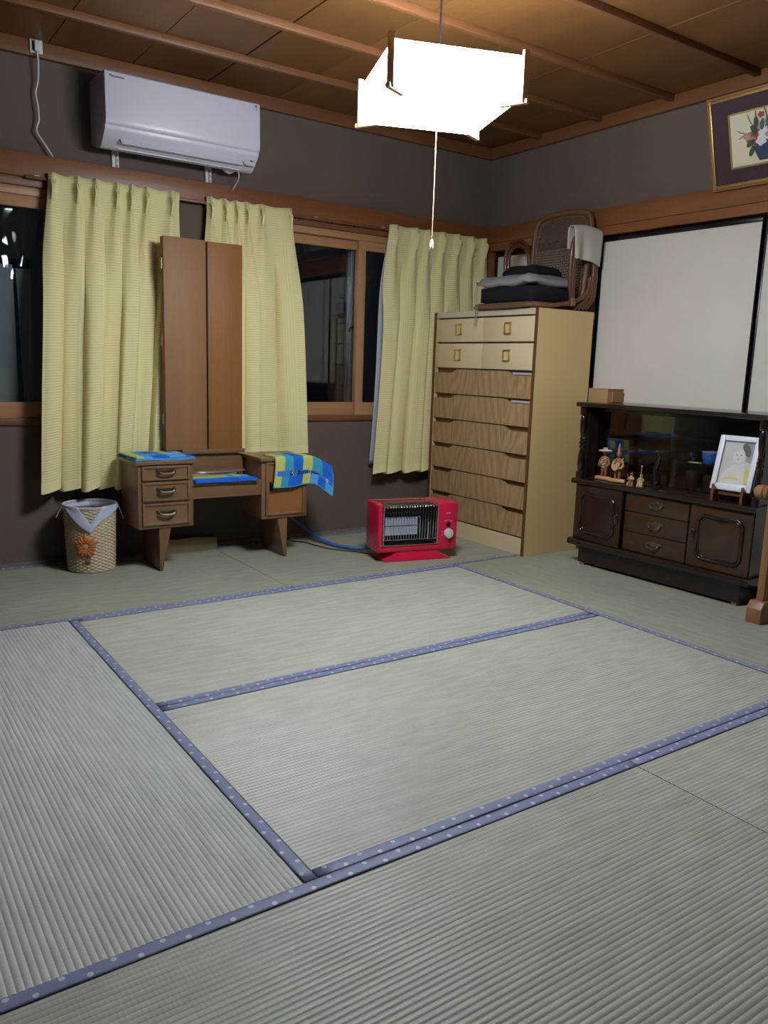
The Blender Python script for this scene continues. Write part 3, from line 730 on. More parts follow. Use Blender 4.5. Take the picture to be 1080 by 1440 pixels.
ymid = (Yl+Yr)/2
for z0, z1 in ((1.175,1.309),(1.022,1.165)):
    for ya, yb in ((Yl, ymid+.001), (ymid-.001, Yr)):
        d = cbx((DX+.008, yb, z0), (DX+.03, ya, z1)).build('drawer', M['creamf'], ch, bevel=.0015)
        yc = (ya+yb)/2; zc = (z0+z1)/2+.005
        pl = MB(); hx = DX+.008
        for (a0, a1, b0, b1) in ((-.026,-.019,-.033,.033),(.019,.026,-.033,.033),(-.026,.026,-.033,-.025),(-.026,.026,.025,.033)):
            pl.box(cl((hx-.011, yc+a0, zc+b0)), cl((hx+.002, yc+a1, zc+b1)))
        h_ = pl.build('handle', M['gold'], d, bevel=.002)
        MB().box(cl((hx-.003, yc-.019, zc-.025)), cl((hx+.001, yc+.019, zc+.025))).build('handle_plate', M['handle_cream'], d)
for k in range(6):
    z0 = .106+k*.1525; z1 = z0+.1455; c2 = .022
    prof = [(Yr, z0), (Yl, z0), (Yl, z1-c2), (Yl-.16, z1-c2), (Yl-.205, z1), (Yr+.205, z1), (Yr+.16, z1-c2), (Yr, z1-c2)]
    mb = MB().prism([(y-(DY0+DY1)/2, z) for y, z in prof], DX+.008+.27, DX+.028+.27, 'x')
    d = mb.build('drawer', M['oak'], ch)
    if k >= 4: cbx((DX+.022, Yr, z1-.018), (DX+.0295, Yr+.17, z1-.006)).build('drawer_lip', M['lining'], d)

# ================================================================== RATTAN CHAIR on the chest
rc = thing('rattan_chair', 'legless brown rattan chair with cane back on the cream chest', 'chair', (-.27, -.72, 1.35))
def rl(p): return Vector((p[0]+.27, p[1]+.72, p[2]-1.35))
for y in (-.972, -.468):
    sg = 1 if y < -.7 else -1
    for off in (0, .022):
        P_ = [(-.215+off*.3,y,1.375),(-.243+off,y,1.50),(-.252+off,y-sg*.006,1.64),(-.236+off*.8,y-sg*.008,1.725-off),(-.17,y-sg*.008,1.772-off),(-.10,y-sg*.004,1.758-off),(-.060-off*.5,y,1.68),(-.050-off*.5,y,1.54),(-.06-off*.5,y,1.40)]
        MB().tube([rl(p) for p in catmull(P_, 6)], .0125, 10).build('armrest', M['rattan'], rc, smooth=60)
    MB().tube([rl(p) for p in catmull([(-.49,y+sg*.03,1.372),(-.43,y,1.365),(-.32,y,1.375),(-.2,y,1.40),(-.12,y,1.44),(-.065,y,1.52),(-.05,y,1.57)], 6)], .0125, 10).build('side_rail', M['rattan_l'], rc, smooth=60)
    MB().lathe([(0,-.02),(.02,-.02),(.021,0),(.02,.02),(0,.02)], rl((-.215,y,1.395)), 12).build('binding', M['rattan_l'], rc, smooth=40)
    for k in range(4):
        MB().tube([rl(p) for p in catmull([(-.055-.012*k,y+.002*k,1.56-.01*k),(-.048-.016*k,y-sg*.004,1.48),(-.06-.02*k,y,1.41),(-.10-.03*k,y+sg*.01,1.362)], 5)], .0095, 8).build('rear_brace', M['rattan'], rc, smooth=60)
MB().tube([rl(p) for p in catmull([(-.44,-.955,1.366),(-.485,-.94,1.366),(-.497,-.88,1.366),(-.499,-.71,1.364),(-.497,-.54,1.366),(-.485,-.485,1.366),(-.44,-.468,1.366)], 6)], .0125, 10).build('front_rail', M['rattan_l'], rc, smooth=60)
MB().box(rl((-.48,-.94,1.372)), rl((-.09,-.485,1.386))).build('seat_panel', M['rattan_l'], rc)
for y in (-.85, -.57): MB().box(rl((-.44,y-.015,1.3495)), rl((-.10,y+.015,1.373))).build('base_runner', M['rattan'], rc)
# back: arched frame with cane lattice, leaning back
def bk(a, b): return rl((lerp(-.108,-.075,b), -.735-a, lerp(1.40,1.905,b)))
arch = [(-.205,0),(-.212,.35),(-.215,.78),(-.198,.92),(-.15,.975),(0,1.0),(.15,.975),(.198,.92),(.215,.78),(.212,.35),(.205,0)]
MB().tube(catmull([bk(a, b) for a, b in arch], 6), .0155, 10).build('back_frame', M['rattan_l'], rc, smooth=60)
MB().tube(catmull([bk(a*.86, .03+b*.93) for a, b in arch], 6), .006, 8).build('inner_hoop', M['rattan_l'], rc, smooth=60)
def hw_at(b):
    pts = arch[5:]
    for i in range(len(pts)-1):
        (a0, b0), (a1, b1) = pts[i], pts[i+1]
        if b1 <= b <= b0: return lerp(a0, a1, (b0-b)/(b0-b1))
    return .2
cn = MB(); nb = 34
for k in range(1, nb):
    b_ = k/nb; h_ = hw_at(b_)
    if h_ > .02: cn.tube([bk(-h_, b_), bk(h_, b_)], .0031, 4, caps=False)
for k in range(-15, 16):
    a_ = k*.0142
    bt = 0
    for j in range(100, 0, -1):
        if hw_at(j/100) >= abs(a_): bt = j/100; break
    if bt > .05: cn.tube([bk(a_, 0.02), bk(a_, bt)], .0031, 4, caps=False)
for k in range(-30, 31, 1):
    pts = []
    for sgn in (1, -1):
        seg = [(k*.0284+sgn*.495*b_, b_) for b_ in [j/40 for j in range(41)]]
        seg = [(a_, b_) for a_, b_ in seg if .02 < b_ and abs(a_) < hw_at(b_)]
        if len(seg) > 1: cn.tube([bk(*seg[0]), bk(*seg[-1])], .0016, 3, caps=False)
o = cn.build('cane_weave', M['cane'], rc, smooth=60); o['kind'] = 'stuff'

def pillow(a, b, nx=16, ny=16, puff=1.0, sag=None, edge=.35):
    (x0, y0, z0), (x1, y1, z1) = a, b; mb = MB(); h = (z1-z0)/2
    def prof(s): return max(0., 1-abs(2*s-1)**5)**.5
    def f(sg):
        def g(s, t):
            k = edge+(1-edge)*prof(s)*prof(t) if 0 < s < 1 and 0 < t < 1 else edge
            q = (abs(2*s-1)**6+abs(2*t-1)**6)
            rx = 1-.035*abs(2*t-1)**4; ry = 1-.035*abs(2*s-1)**4
            x = (x0+x1)/2+(s-.5)*(x1-x0)*rx; y = (y0+y1)/2+(t-.5)*(y1-y0)*ry
            z = (z0+z1)/2+sg*h*k
            if sag: z += sag(s, t, sg)
            return (x, y, z)
        return g
    top, bot = f(1), f(-1)
    mb.grid(top, nx, ny); mb.grid(bot, nx, ny)
    def side(fn1):
        return lambda s, t: tuple(lerp(p, q, t) for p, q in zip(top(*fn1(s)), bot(*fn1(s))))
    for fn1, n in ((lambda s: (s,0), nx), (lambda s: (s,1), nx), (lambda s: (0,s), ny), (lambda s: (1,s), ny)): mb.grid(side(fn1), n, 2)
    return mb
def weld(o, d=.0004):
    bm = bmesh.new(); bm.from_mesh(o.data); bmesh.ops.remove_doubles(bm, verts=bm.verts, dist=d); bmesh.ops.recalc_face_normals(bm, faces=bm.faces); bm.to_mesh(o.data); bm.free()
    return o
zc0 = 1.385
o = weld(pillow((-.475,-.925,0), (-.122,-.50,.085), edge=.8, sag=lambda s, t, g: .010*math.sin(5*s+2*t)*(.5+.5*g)).build('seat_cushion', M['navy'], None, smooth=55)); o.location = (0,0,zc0)
tag(o, 'thick navy block cushion on the rattan chair seat', 'cushion')
gc = thing('flat_cushion', 'thin lilac grey cushion with tie strings on the navy cushion', 'cushion', (-.30, -.70, zc0+.092))
weld(pillow((-.20,-.225,0), (.177,.218,.062), edge=.22, sag=lambda s, t, g: .006*math.sin(14*t+5*s)+.005*math.sin(9*s+8*t)-.018*max(abs(2*s-1), abs(2*t-1))**5).build('pad', M['greyc'], gc, smooth=180))
for dy, ln_ in ((.185,.15),(.170,.135)):
    MB().tube(catmull([(-.186,dy,.018),(-.202,dy+.002,.012),(-.214,dy+.002,-.004),(-.217,dy+.004,-.06),(-.215,dy-.004,-.06-ln_*.6),(-.217,dy+.002,-.06-ln_)]), .0022, 6).build('tie_string', M['greyc'], gc, smooth=60)
o = weld(pillow((-.36,-.80,0), (-.124,-.55,.060), edge=.4, sag=lambda s, t, g: .012*s+.006*math.sin(9*t+4*s)-.016*max(abs(2*s-1), abs(2*t-1))**5).build('folded_blanket', M['navy'], None, smooth=60)); o.location = (0,0,zc0+.154)
tag(o, 'folded black cloth on top of the grey cushion at the cane back', 'blanket')
# white cloth over the near armrest
def cloth_fn(s, t):
    x = lerp(-.262, -.035, s); a = (t-.5)*2
    r = .024; L_ = abs(a)
    ztop = 1.766+.012*math.sin(PI*s)
    inn = 1-sstep(.28, .45, s) if a < 0 else 1
    if L_ < .16: q = L_/.16*PI/2; y = r*math.sin(q)*lerp(.1, 1, inn); z = r*math.cos(q*lerp(.1, 1, inn))
    else: y = r*lerp(.1, 1, inn)+.010*math.sin(s*9+1)*(L_-.16)*inn; z = r*math.cos(PI/2*lerp(.1, 1, inn))-(L_-.16)*(.205-.03*(1-s) if a > 0 else .11*lerp(.01, 1, inn))
    return (x+.012*(L_)*math.sin(2+s*3), -.974-(y if a > 0 else -y)-.004*math.sin(s*14)*L_, ztop+z-.0)
ct = MB(); ct.grid(cloth_fn, 26, 40)
o = ct.build('white_cloth', M['cotton'], None, smooth=180, solid=.004); tag(o, 'white cotton cloth hung over the rattan chair armrest', 'cloth')

# ================================================================== DARK GLASS-FRONTED CABINET
CRZ = math.atan2(-.99913, .0417); CA = Vector((-.317, -1.241, 0))
ce = Vector((.0417, -.99913, 0)); cn_ = Vector((-.99913, -.0417, 0))
def cabw(s, off, z): return CA + ce*s + cn_*off + Vector((0, 0, z))
cb = thing('display_cabinet', 'dark low cabinet with glass upper doors and spindle posts', 'cabinet', CA, CRZ)
MX0, MX1, BK = -.036, .963, .272
bx((0, 0, .014), (.922, BK-.01, .112)).build('plinth', M['cab_h'], cb)
for x in (.012, .885): 
    for y in (.004, BK-.05): bx((x, y, 0), (x+.028, y+.03, .016)).build('foot', M['stand_x'], cb)
def mould(z0, z1, ov, name):
    n = 8; pr = []
    for i in range(n+1):
        q = -PI/2+PI*i/n; pr.append((-.015-ov*(.55+.45*math.cos(q)), (z0+z1)/2+(z1-z0)/2*math.sin(q)))
    mb = MB().prism([(y, z) for y, z in pr]+[(BK, z1), (BK, z0)], MX0-ov*.6, MX1+ov*.6, 'x')
    return mb.build(name, M['cab_h'], cb, smooth=50)
mould(.106, .140, .026, 'base_moulding'); mould(.437, .466, .026, 'ledge'); mould(.843, .868, .028, 'top_board')
carc = MB().box((MX0, -.010, .139), (MX0+.02, BK, .438)).box((MX1-.02, -.010, .139), (MX1, BK, .438)).box((MX0, BK-.012, .139), (MX1, BK, .845)).box((MX0, .0, .139), (MX1, BK, .155)).box((.279, -.010, .139), (.287, BK, .438)).box((.645, -.010, .139), (.653, BK, .438))
carc.build('carcass', M['cab'], cb)
up_ = MB().box((MX0+.004, .014, .465), (MX0+.034, BK, .845)).box((MX1-.034, .014, .465), (MX1-.004, BK, .845)).box((MX0+.03, .06, .465), (MX1-.03, BK, .476)).box((MX0+.03, .062, .822), (MX1-.03, .10, .845))
up_.build('upper_case', M['cab'], cb)
bx((MX0+.03, .13, .596), (MX1-.03, BK-.012, .605)).build('shelf', M['cab_h'], cb)
bx((MX0+.03, .15, .715), (MX1-.03, BK-.012, .723)).build('shelf', M['cab_h'], cb)
for a, b, y in ((MX0+.034, .475, .088), (.445, MX1-.034, .074)):
    bx((a, y, .474), (b, y+.005, .826)).build('glass_door', M['cglass'], cb)
def spindle(x):
    pf = [(0,.465),(.020,.465),(.020,.50),(.011,.508),(.014,.515),(.017,.545),(.015,.585),(.010,.615),(.008,.622),(.014,.630),(.014,.638),(.008,.644),(.015,.652),(.015,.660),(.008,.666),(.014,.674),(.008,.682),(.010,.69),(.015,.72),(.017,.76),(.014,.79),(.011,.797),(.020,.805),(.020,.844),(0,.844)]
    MB().lathe(pf, (x, -.008, 0), 18).build('spindle', M['cab'], cb, smooth=40)
spindle(MX0+.010); spindle(MX1-.010)
def door(x0, x1, mat, hinge, ang, hx):
    z0, z1 = .142, .434
    d = bx((0, -.018, z0), ((x1-x0)*hinge, 0, z1)).build('door', mat, cb, bevel=.002)
    d.location = (x0 if hinge > 0 else x1, 0, 0); d.rotation_euler = (0, 0, ang)
    w_ = x1-x0; m_ = .042; k = .028; a, b = m_, w_-m_; c, e2 = z0+m_, z1-m_
    P_ = [(a+k,c),(b-k,c),(b-k*.55,c+k*.2),(b,c+k),(b,e2-k),(b-k*.45,e2-k*.55),(b-k,e2-.002),((a+b)/2,e2-.008),(a+k,e2),(a+k*.4,e2-k*.4),(a,e2-k),(a,c+k),(a+k*.45,c+k*.3)]
    pts = [Vector((x*hinge, -.0185, z)) for x, z in P_]
    MB().tube(pts, .0085, 8, closed=True).build('raised_moulding', M['cab'], d, smooth=60)
    MB().tube([p+Vector((0,.003,0))+(Vector((hinge*w_/2,-.0185,(z0+z1)/2))-p).normalized()*.013 for p in pts], .006, 8, closed=True).build('inner_moulding', M['cab'], d, smooth=60)
    hm = MB().obox((hx*hinge, -.021, .292), (.014, .006, .05)).lathe([(0,0),(.007,0),(.006,.012),(.009,.018),(.007,.024),(0,.025)], (hx*hinge, -.02, .305), 12, axis='y').tube(catmull([(hx*hinge,-.03,.305),(hx*hinge,-.036,.29),(hx*hinge,-.03,.27)]), .0035, 6)
    hm.build('door_handle', M['brass'], d, smooth=40)
    return d
door(MX0+.004, .277, M['cabdoor'], 1, math.radians(-3.0), .277-MX0-.024)  # first door takes the darker copy for its dimmer reflection
door(.654, MX1-.004, M['cabp'], -1, 0, MX1-.654-.024)
for z0, z1 in ((.143,.237),(.241,.339),(.343,.434)):
    d = bx((.289, -.018, z0), (.643, .0, z1)).build('drawer', M['cabp'], cb, bevel=.003)
    zc = (z0+z1)/2+.004; xc = .468
    pl = MB().prism([(xc-.045,zc+.006),(xc-.03,zc+.014),(xc-.012,zc+.011),(xc,zc+.02),(xc+.012,zc+.011),(xc+.03,zc+.014),(xc+.045,zc+.006),(xc+.03,zc-.01),(xc,zc-.018),(xc-.03,zc-.01)], -.021, -.0175, 'y')
    h_ = pl.build('drawer_pull', M['brass'], d)
    MB().tube(catmull([(xc-.032,-.022,zc+.004),(xc-.028,-.032,zc-.008),(xc,-.036,zc-.016),(xc+.028,-.032,zc-.008),(xc+.032,-.022,zc+.004)]), .004, 8).build('bail', M['brass'], h_, smooth=60)

# cardboard box on the cabinet
bxr = thing('cardboard_box', 'small tan cardboard box on the dark cabinet beside the chest', 'box', cabw(.02, -.10, .868), CRZ)
MB().box((-.062, -.065, 0), (.062, .065, .070)).build('carton', M['card'], bxr, bevel=.001)
MB().box((-.064, -.067, .066), (.064, .0655, .072)).build('flap', M['card'], bxr)
MB().box((.062, -.03, .005), (.0675, .067, .055)).build('side_flap', M['card'], bxr)

# carved figures on the ledge
def figure(name, label, s, off, z, sc, hat, instrument, rz):
    t = thing(name, label, 'figurine', cabw(s, off, z), rz, 'carved figures on the cabinet ledge')
    k = sc
    MB().lathe([(0,-.046),(.011,-.046),(.0145,-.04),(.014,.036),(.011,.044),(0,.044)], (0,0,.012*k), 14, axis='x', sy=.8).build('log_base', M['log'], t, smooth=50)
    body = MB()
    for sx in (-1, 1): body.tube([(sx*.010*k,0,.02),(sx*.011*k,.001,.045*k),(sx*.009*k,0,.075*k)], [.007*k,.0075*k,.010*k], 10)
    body.lathe([(0,.066*k),(.016*k,.068*k),(.020*k,.085*k),(.018*k,.10*k),(.023*k,.122*k),(.018*k,.135*k),(.006*k,.14*k),(.006*k,.146*k),(0,.147*k)], n=14, sy=.75)
    body.build('body', M['carv'], t, smooth=60)
    MB().lathe([(0,.142*k),(.008*k,.144*k),(.0125*k,.154*k),(.012*k,.164*k),(.007*k,.172*k),(0,.174*k)], n=14).build('head', M['carv'], t, smooth=60)
    if hat:
        MB().lathe([(0,.166*k),(.036*k,.165*k),(.038*k,.168*k),(.030*k,.173*k),(.012*k,.175*k),(.012*k,.184*k),(0,.186*k)], n=20).build('hat', M['hatw'], t, smooth=40)
        MB().tube([(.036*k*math.cos(q*PI/10), .036*k*math.sin(q*PI/10), .167*k) for q in range(20)], .0026, 6, closed=True).build('hat_brim', M['hatr'], t, smooth=60)
    else:
        MB().lathe([(0,.168*k),(.011*k,.168*k),(.008*k,.18*k),(.003*k,.215*k),(0,.22*k)], n=12).build('hat', M['hatr'], t, smooth=60)
    for sx in (-1, 1):
        MB().tube(catmull([(sx*.021*k,0,.126*k),(sx*.030*k,-.004,.10*k),(sx*.024*k,-.016*k,.086*k),(sx*.008*k,-.024*k,.092*k)]), [.0068*k]*19, 8).build('arm', M['pale' if instrument else 'carv'], t, smooth=60)
    if instrument:
        g = MB().lathe([(0,-.006*k),(.017*k,-.006*k),(.019*k,0),(.017*k,.006*k),(0,.006*k)], (-.004*k,-.026*k,.088*k), 16, axis='y').lathe([(0,-.006*k),(.012*k,-.006*k),(.013*k,0),(.012*k,.006*k),(0,.006*k)], (.010*k,-.026*k,.104*k), 16, axis='y').tube([(.012*k,-.026*k,.108*k),(.040*k,-.028*k,.142*k)], .003*k, 6)
        g.build('guitar', M['pale'], t, smooth=40)
    else:
        for zz, r in ((.078,.021),(.092,.0195),(.106,.0215),(.118,.0235)):
            for q in range(9): MB
        sp = MB()
        for i in range(22):
            q = random.uniform(-2.7, -.4); zz = random.uniform(.074,.128)*k; r = .0205*k
            sp.lathe([(0,-.0012),(.0035,-.0008),(.0035,.0008),(0,.0012)], (r*math.cos(q), .76*r*math.sin(q), zz), 6, axis='y')
        sp.build('shirt_pattern', M['cotton'], t)
    return t
figure('carved_figure', 'carved wooden man in a broad pale hat on a log base', .098, -.035, .466, .93, True, False, CRZ+.15)
figure('carved_figure', 'carved wooden guitar player in a pointed red hat on a log base', .195, -.02, .466, .93, False, True, CRZ+.2)
def little(s, off, label, kind):
    t = thing('small_musician', label, 'figurine', cabw(s, off, .466), CRZ+.3, 'tiny wooden musicians on the cabinet ledge')
    MB().lathe([(0,0),(.016,0),(.016,.004),(0,.005)], n=12).build('base', M['pale'], t)
    b = MB().lathe([(0,.004),(.011,.005),(.013,.015),(.009,.030),(.0115,.044),(.004,.052),(0,.053)], n=12).tube([(-.006,-.004,.02),(-.011,-.02,.014),(-.011,-.022,.003)], .004, 8).tube([(.006,-.004,.02),(.011,-.02,.014),(.011,-.022,.003)], .004, 8)
    b.build('body', M['pale'], t, smooth=60)
    MB().lathe([(0,.05),(.007,.053),(.008,.060),(.005,.067),(0,.068)], n=12).build('head', M['pale' if kind else 'carv'], t, smooth=60)
    for sx in (-1, 1): MB().tube([(sx*.011,0,.043),(sx*.016,-.010,.034),(sx*.004,-.018,.034)], .0035, 6).build('arm', M['pale'], t, smooth=60)
    if kind:
        MB().tube([(.002,-.018,.02),(.004,-.016,.105)], .0016, 6).lathe([(0,.103),(.004,.105),(.004,.110),(0,.112)], (.004,-.016,0), 8).lathe([(0,-.004),(.014,-.004),(.014,.004),(0,.004)], (.002,-.02,.022), 14, axis='y').build('long_necked_lute', M['pale'], t, smooth=40)
    else:
        MB().lathe([(0,0),(.006,0),(.007,.02),(.005,.03),(0,.03)], (.004,-.024,.005), 10).tube([(-.008,-.02,.034),(-.012,-.024,.062)], .002, 6).build('drum', M['carv'], t, smooth=40)
    return t
little(.292, -.005, 'tiny pale wooden drummer beside the lute player', 0)
little(.350, -.005, 'tiny pale wooden lute player with a long necked instrument', 1)
t = thing('black_statuette', 'slender glossy black statuette beside the tiny wooden musicians', 'figurine', cabw(.415, -.035, .466), CRZ)
MB().lathe([(0,0),(.02,0),(.021,.008),(.013,.014),(0,.014)], n=16).build('base', M['pot'], t, smooth=40)
MB().tube(catmull([(0,0,.012),(.004,0,.05),(-.008,0,.09),(.004,0,.13),(.012,-.004,.165),(.002,-.012,.185),(-.012,-.018,.18)]), [.013,.014,.0155,.0165,.017,.0165,.016,.0155,.015,.015,.0145,.014,.0135,.013,.0125,.012,.0115,.011,.0105,.010,.010,.0095,.009,.009,.0085,.008,.0078,.0076,.0074,.0072,.007,.0068,.0064,.006,.005,.004,.002][:37], 12).build('body', M['pot'], t, smooth=60)

# things behind the glass
t = thing('black_pot', 'round glossy black lidded pot behind the cabinet glass', 'pot', cabw(.505, -.19, .605))
MB().lathe([(0,0),(.022,0),(.034,.012),(.040,.03),(.036,.048),(.022,.058),(0,.058)], n=24).build('body', M['pot'], t, smooth=60)
ld = MB().lathe([(0,.057),(.024,.057),(.018,.066),(.006,.07),(.006,.074),(.009,.08),(.006,.085),(0,.086)], n=20).build('lid', M['pot'], t, smooth=60)
t = thing('blue_bowl', 'small cobalt blue bowl behind the cabinet glass', 'bowl', cabw(.612, -.17, .605))
MB().lathe([(0,0),(.024,0),(.030,.005),(.038,.030),(.041,.058),(.038,.058),(.034,.03),(.024,.008),(0,.007)], n=24).build('body', M['bluegl'], t, smooth=60)
MB().tube([(.0395*math.cos(q*PI/12), .0395*math.sin(q*PI/12), .058) for q in range(24)], .0022, 6, closed=True).build('rim', M['lining'], t, smooth=60)
t = thing('paper_slip', 'folded cream paper slip on the shelf below the black pot', 'paper', cabw(.545, -.155, .605), CRZ)
MB().box((-.028,-.018,0), (.028,.012,.003)).box((-.028,-.0185,-.008), (.028,-.0165,.003)).build('sheet', M['paper'], t)
for (s, h, r, lab) in ((.53,.085,.032,'dark brown tea canister standing on the cabinet floor'), (.62,.07,.030,'short dark tea canister next to the taller canister')):
    t = thing('tea_canister', lab, 'canister', cabw(s, -.17, .476), 0, 'tea canisters inside the cabinet')
    MB().lathe([(0,0),(r,0),(r,h*.7),(0,h*.7)], n=20).build('body', M['cabdoor'], t, smooth=40)
    MB().lathe([(0,h*.7),(r+.0015,h*.7),(r+.0015,h),(r*.9,h+.003),(0,h+.003)], n=20).build('lid', M['cabp'], t, smooth=40)

# white framed portrait on a wooden plate stand
FRX = thing('portrait_frame', 'white framed pale portrait print standing on a wooden plate stand', 'picture', cabw(.829, .002, .5165), CRZ)
FRX.rotation_euler = (-math.radians(14), 0, CRZ+math.radians(4))
fw_, fh_ = .188, .250
m_ = MB()
for a, b in (((-fw_/2,-.016,0),(-fw_/2+.024,.004,fh_)), ((fw_/2-.024,-.016,0),(fw_/2,.004,fh_)), ((-fw_/2+.024,-.016,0),(fw_/2-.024,.004,.030)), ((-fw_/2+.024,-.016,fh_-.024),(fw_/2-.024,.004,fh_))): m_.box(a, b)
m_.build('frame', M['wframe'], FRX, bevel=.003)
bx((-fw_/2+.01, -.002, .01), (fw_/2-.01, .004, fh_-.01)).build('backing', M['card'], FRX)
pa = MB(); py_ = [-.0025]
def pb(cx, cz, rx, rz_, mi, rot=0, n=18, pts=None):
    py_[0] -= .0001
    if pts: vv = [(x, py_[0], z) for x, z in pts]
    else:
        vv = []
        for k in range(n):
            q = 2*PI*k/n; a, b = rx*math.cos(q), rz_*math.sin(q)
            vv.append((cx+a*math.cos(rot)-b*math.sin(rot), py_[0], cz+a*math.sin(rot)+b*math.cos(rot)))
    pa.add(vv, [tuple(range(len(vv)))[::-1]], mi)
ia, ib = -fw_/2+.022, fw_/2-.022
pb(0,0,0,0,0,pts=[(ia,.028),(ib,.028),(ib,fh_-.022),(ia,fh_-.022)])
pb(0,0,0,0,2,pts=[(ib-.035,.13),(ib,.10),(ib,fh_-.022),(ib-.05,fh_-.022)])
pb(0,0,0,0,0,pts=[(ib-.05,.10),(ib,.08),(ib,.13),(ib-.04,.14)])
pb(.005,.178,.040,.048,0); pb(.034,.19,.016,.034,4,.5)
pb(0,0,0,0,1,pts=[(-.066,.05),(-.05,.085),(-.02,.118),(.0,.125),(.03,.118),(.055,.09),(.068,.05),(.066,.03),(-.06,.034)])
pb(.056,.07,.012,.042,3,.15); pb(-.015,.052,.038,.011,3,.05); pb(-.02,.045,.042,.009,1,.05)
pb(.004,.162,.027,.034,1); pb(.022,.10,.013,.034,1,-.15)
pb(-.006,.166,.0035,.0025,4); pb(.014,.167,.0035,.0025,4); pb(.003,.146,.005,.002,4); pb(-.012,.195,.026,.014,0,.5)
pb(.03,.015,.004,.003,0)
pa.build('portrait_print', [M['wash'], M['wash2'], M['wash3'], M['wash4'], M['wash5']], FRX, fix=False)
ez = thing('plate_stand', 'dark wooden plate stand under the white framed portrait', 'plate stand', cabw(.829, .01, .466), CRZ+math.radians(4))
for sx in (-1, 1):
    pr = [(-.028,.0),(-.030,.03),(-.026,.075),(-.020,.078),(-.0175,.055),(.014,.05),(.02,.075),(.035,.13),(.043,.13),(.032,.06),(.022,.0),(.008,.0),(.0,.018),(-.014,.018),(-.018,.0)]
    o = MB().prism(pr, -.006, .006, 'x').build('side_leg', M['easel'], ez, bevel=.001); o.location = (sx*.068, 0, 0)
MB().box((-.068,.012,.03), (.068,.022,.046)).build('cross_bar', M['easel'], ez)

# wooden stand at the edge of the view
st = thing('wooden_stand', 'wooden rack with a block foot and post beside the dark cabinet', 'rack', (-.385, -2.338, 0))
MB().prism([(-.068,0),(-.070,.064),(-.048,.094),(.048,.094),(.070,.064),(.068,0)], -.033, .033, 'y').build('foot', M['stand_x'], st, bevel=.003)
o = MB().prism([(-.068,0),(-.070,.064),(-.048,.094),(.048,.094),(.070,.064),(.068,0)], -.033, .033, 'y').build('foot', M['stand_x'], st, bevel=.003); o.location = (0, -.78, 0)
for dy in (0, -.78): MB().box((-.031,dy-.016,.09), (.031,dy+.016,.92)).build('post', M['stand'], st, bevel=.003)
pf = [(0,.03),(.018,.028),(.027,.020),(.030,.004),(.030,-.012),(.024,-.016),(.030,-.022),(.032,-.034),(.024,-.040),(.030,-.046),(.032,-.058),(.024,-.064),(.028,-.075),(.028,-.75),(0,-.75)]
MB().lathe([(r, -h) for r, h in pf], (0, .062, .550), 20, axis='y').build('turned_rail', M['stand'], st, smooth=40)
MB().box((-.018,-.80,.90), (.018,.02,.93)).build('top_rail', M['stand'], st, bevel=.003)

# ================================================================== DRESSING TABLE
dk = thing('dressing_table', 'brown wooden dressing table with tall folded three-leaf mirror', 'dressing table', (-1.98, -.25, 0))
def dl(p): return (p[0]+1.98, p[1]+.25, p[2])
def dbx(a, b): return bx(dl(a), dl(b))
YF, YBk = -.395, -.135
def frame_front(x0, x1, z0, z1, y, fw2=.012):
    f = MB()
    f.box(dl((x0,y-.008,z0)), dl((x0+fw2,y+.004,z1))).box(dl((x1-fw2,y-.008,z0)), dl((x1,y+.004,z1)))
    f.box(dl((x0+fw2,y-.008,z0)), dl((x1-fw2,y+.004,z0+fw2))).box(dl((x0+fw2,y-.008,z1-fw2)), dl((x1-fw2,y+.004,z1)))
    return f
# left drawer pedestal
dbx((-2.435,YF,.215), (-2.163,YBk,.525)).build('drawer_pedestal', M['desk_z'], dk, bevel=.002)
dbx((-2.450,YF-.016,.525), (-2.148,YBk,.544)).build('table_top', M['desk'], dk, bevel=.004)
for z0, z1 in ((.450,.519),(.349,.441),(.232,.339)):
    d = dbx((-2.417,YF-.004,z0), (-2.182,YF+.01,z1)).build('drawer', M['desk'], dk)
    frame_front(-2.417,-2.182,z0,z1,YF-.002).build('drawer_frame', M['desk'], d, bevel=.002)
    zc = (z0+z1)/2+.004; xc = -2.30; y = YF-.004
    hd = MB().tube([dl(p) for p in catmull([(xc-.040,y,zc+.006),(xc-.038,y-.016,zc+.002),(xc-.02,y-.022,zc-.006),(xc+.02,y-.022,zc-.006),(xc+.038,y-.016,zc+.002),(xc+.040,y,zc+.006)])], .0062, 8)
    hd.lathe([(0,0),(.010,0),(.008,.004),(0,.005)], dl((xc-.04,y,zc+.006)), 10, axis='y').lathe([(0,0),(.010,0),(.008,.004),(0,.005)], dl((xc+.04,y,zc+.006)), 10, axis='y')
    hd.prism([(dl((xc-.05,0,0))[0],zc+.012),(dl((xc-.045,0,0))[0],zc-.010),(dl((xc,0,0))[0],zc-.016),(dl((xc+.045,0,0))[0],zc-.010),(dl((xc+.05,0,0))[0],zc+.012)], y+.25-.002, y+.25+.001, 'y')
    hd.build('drawer_handle', M['brass'], d, smooth=40)
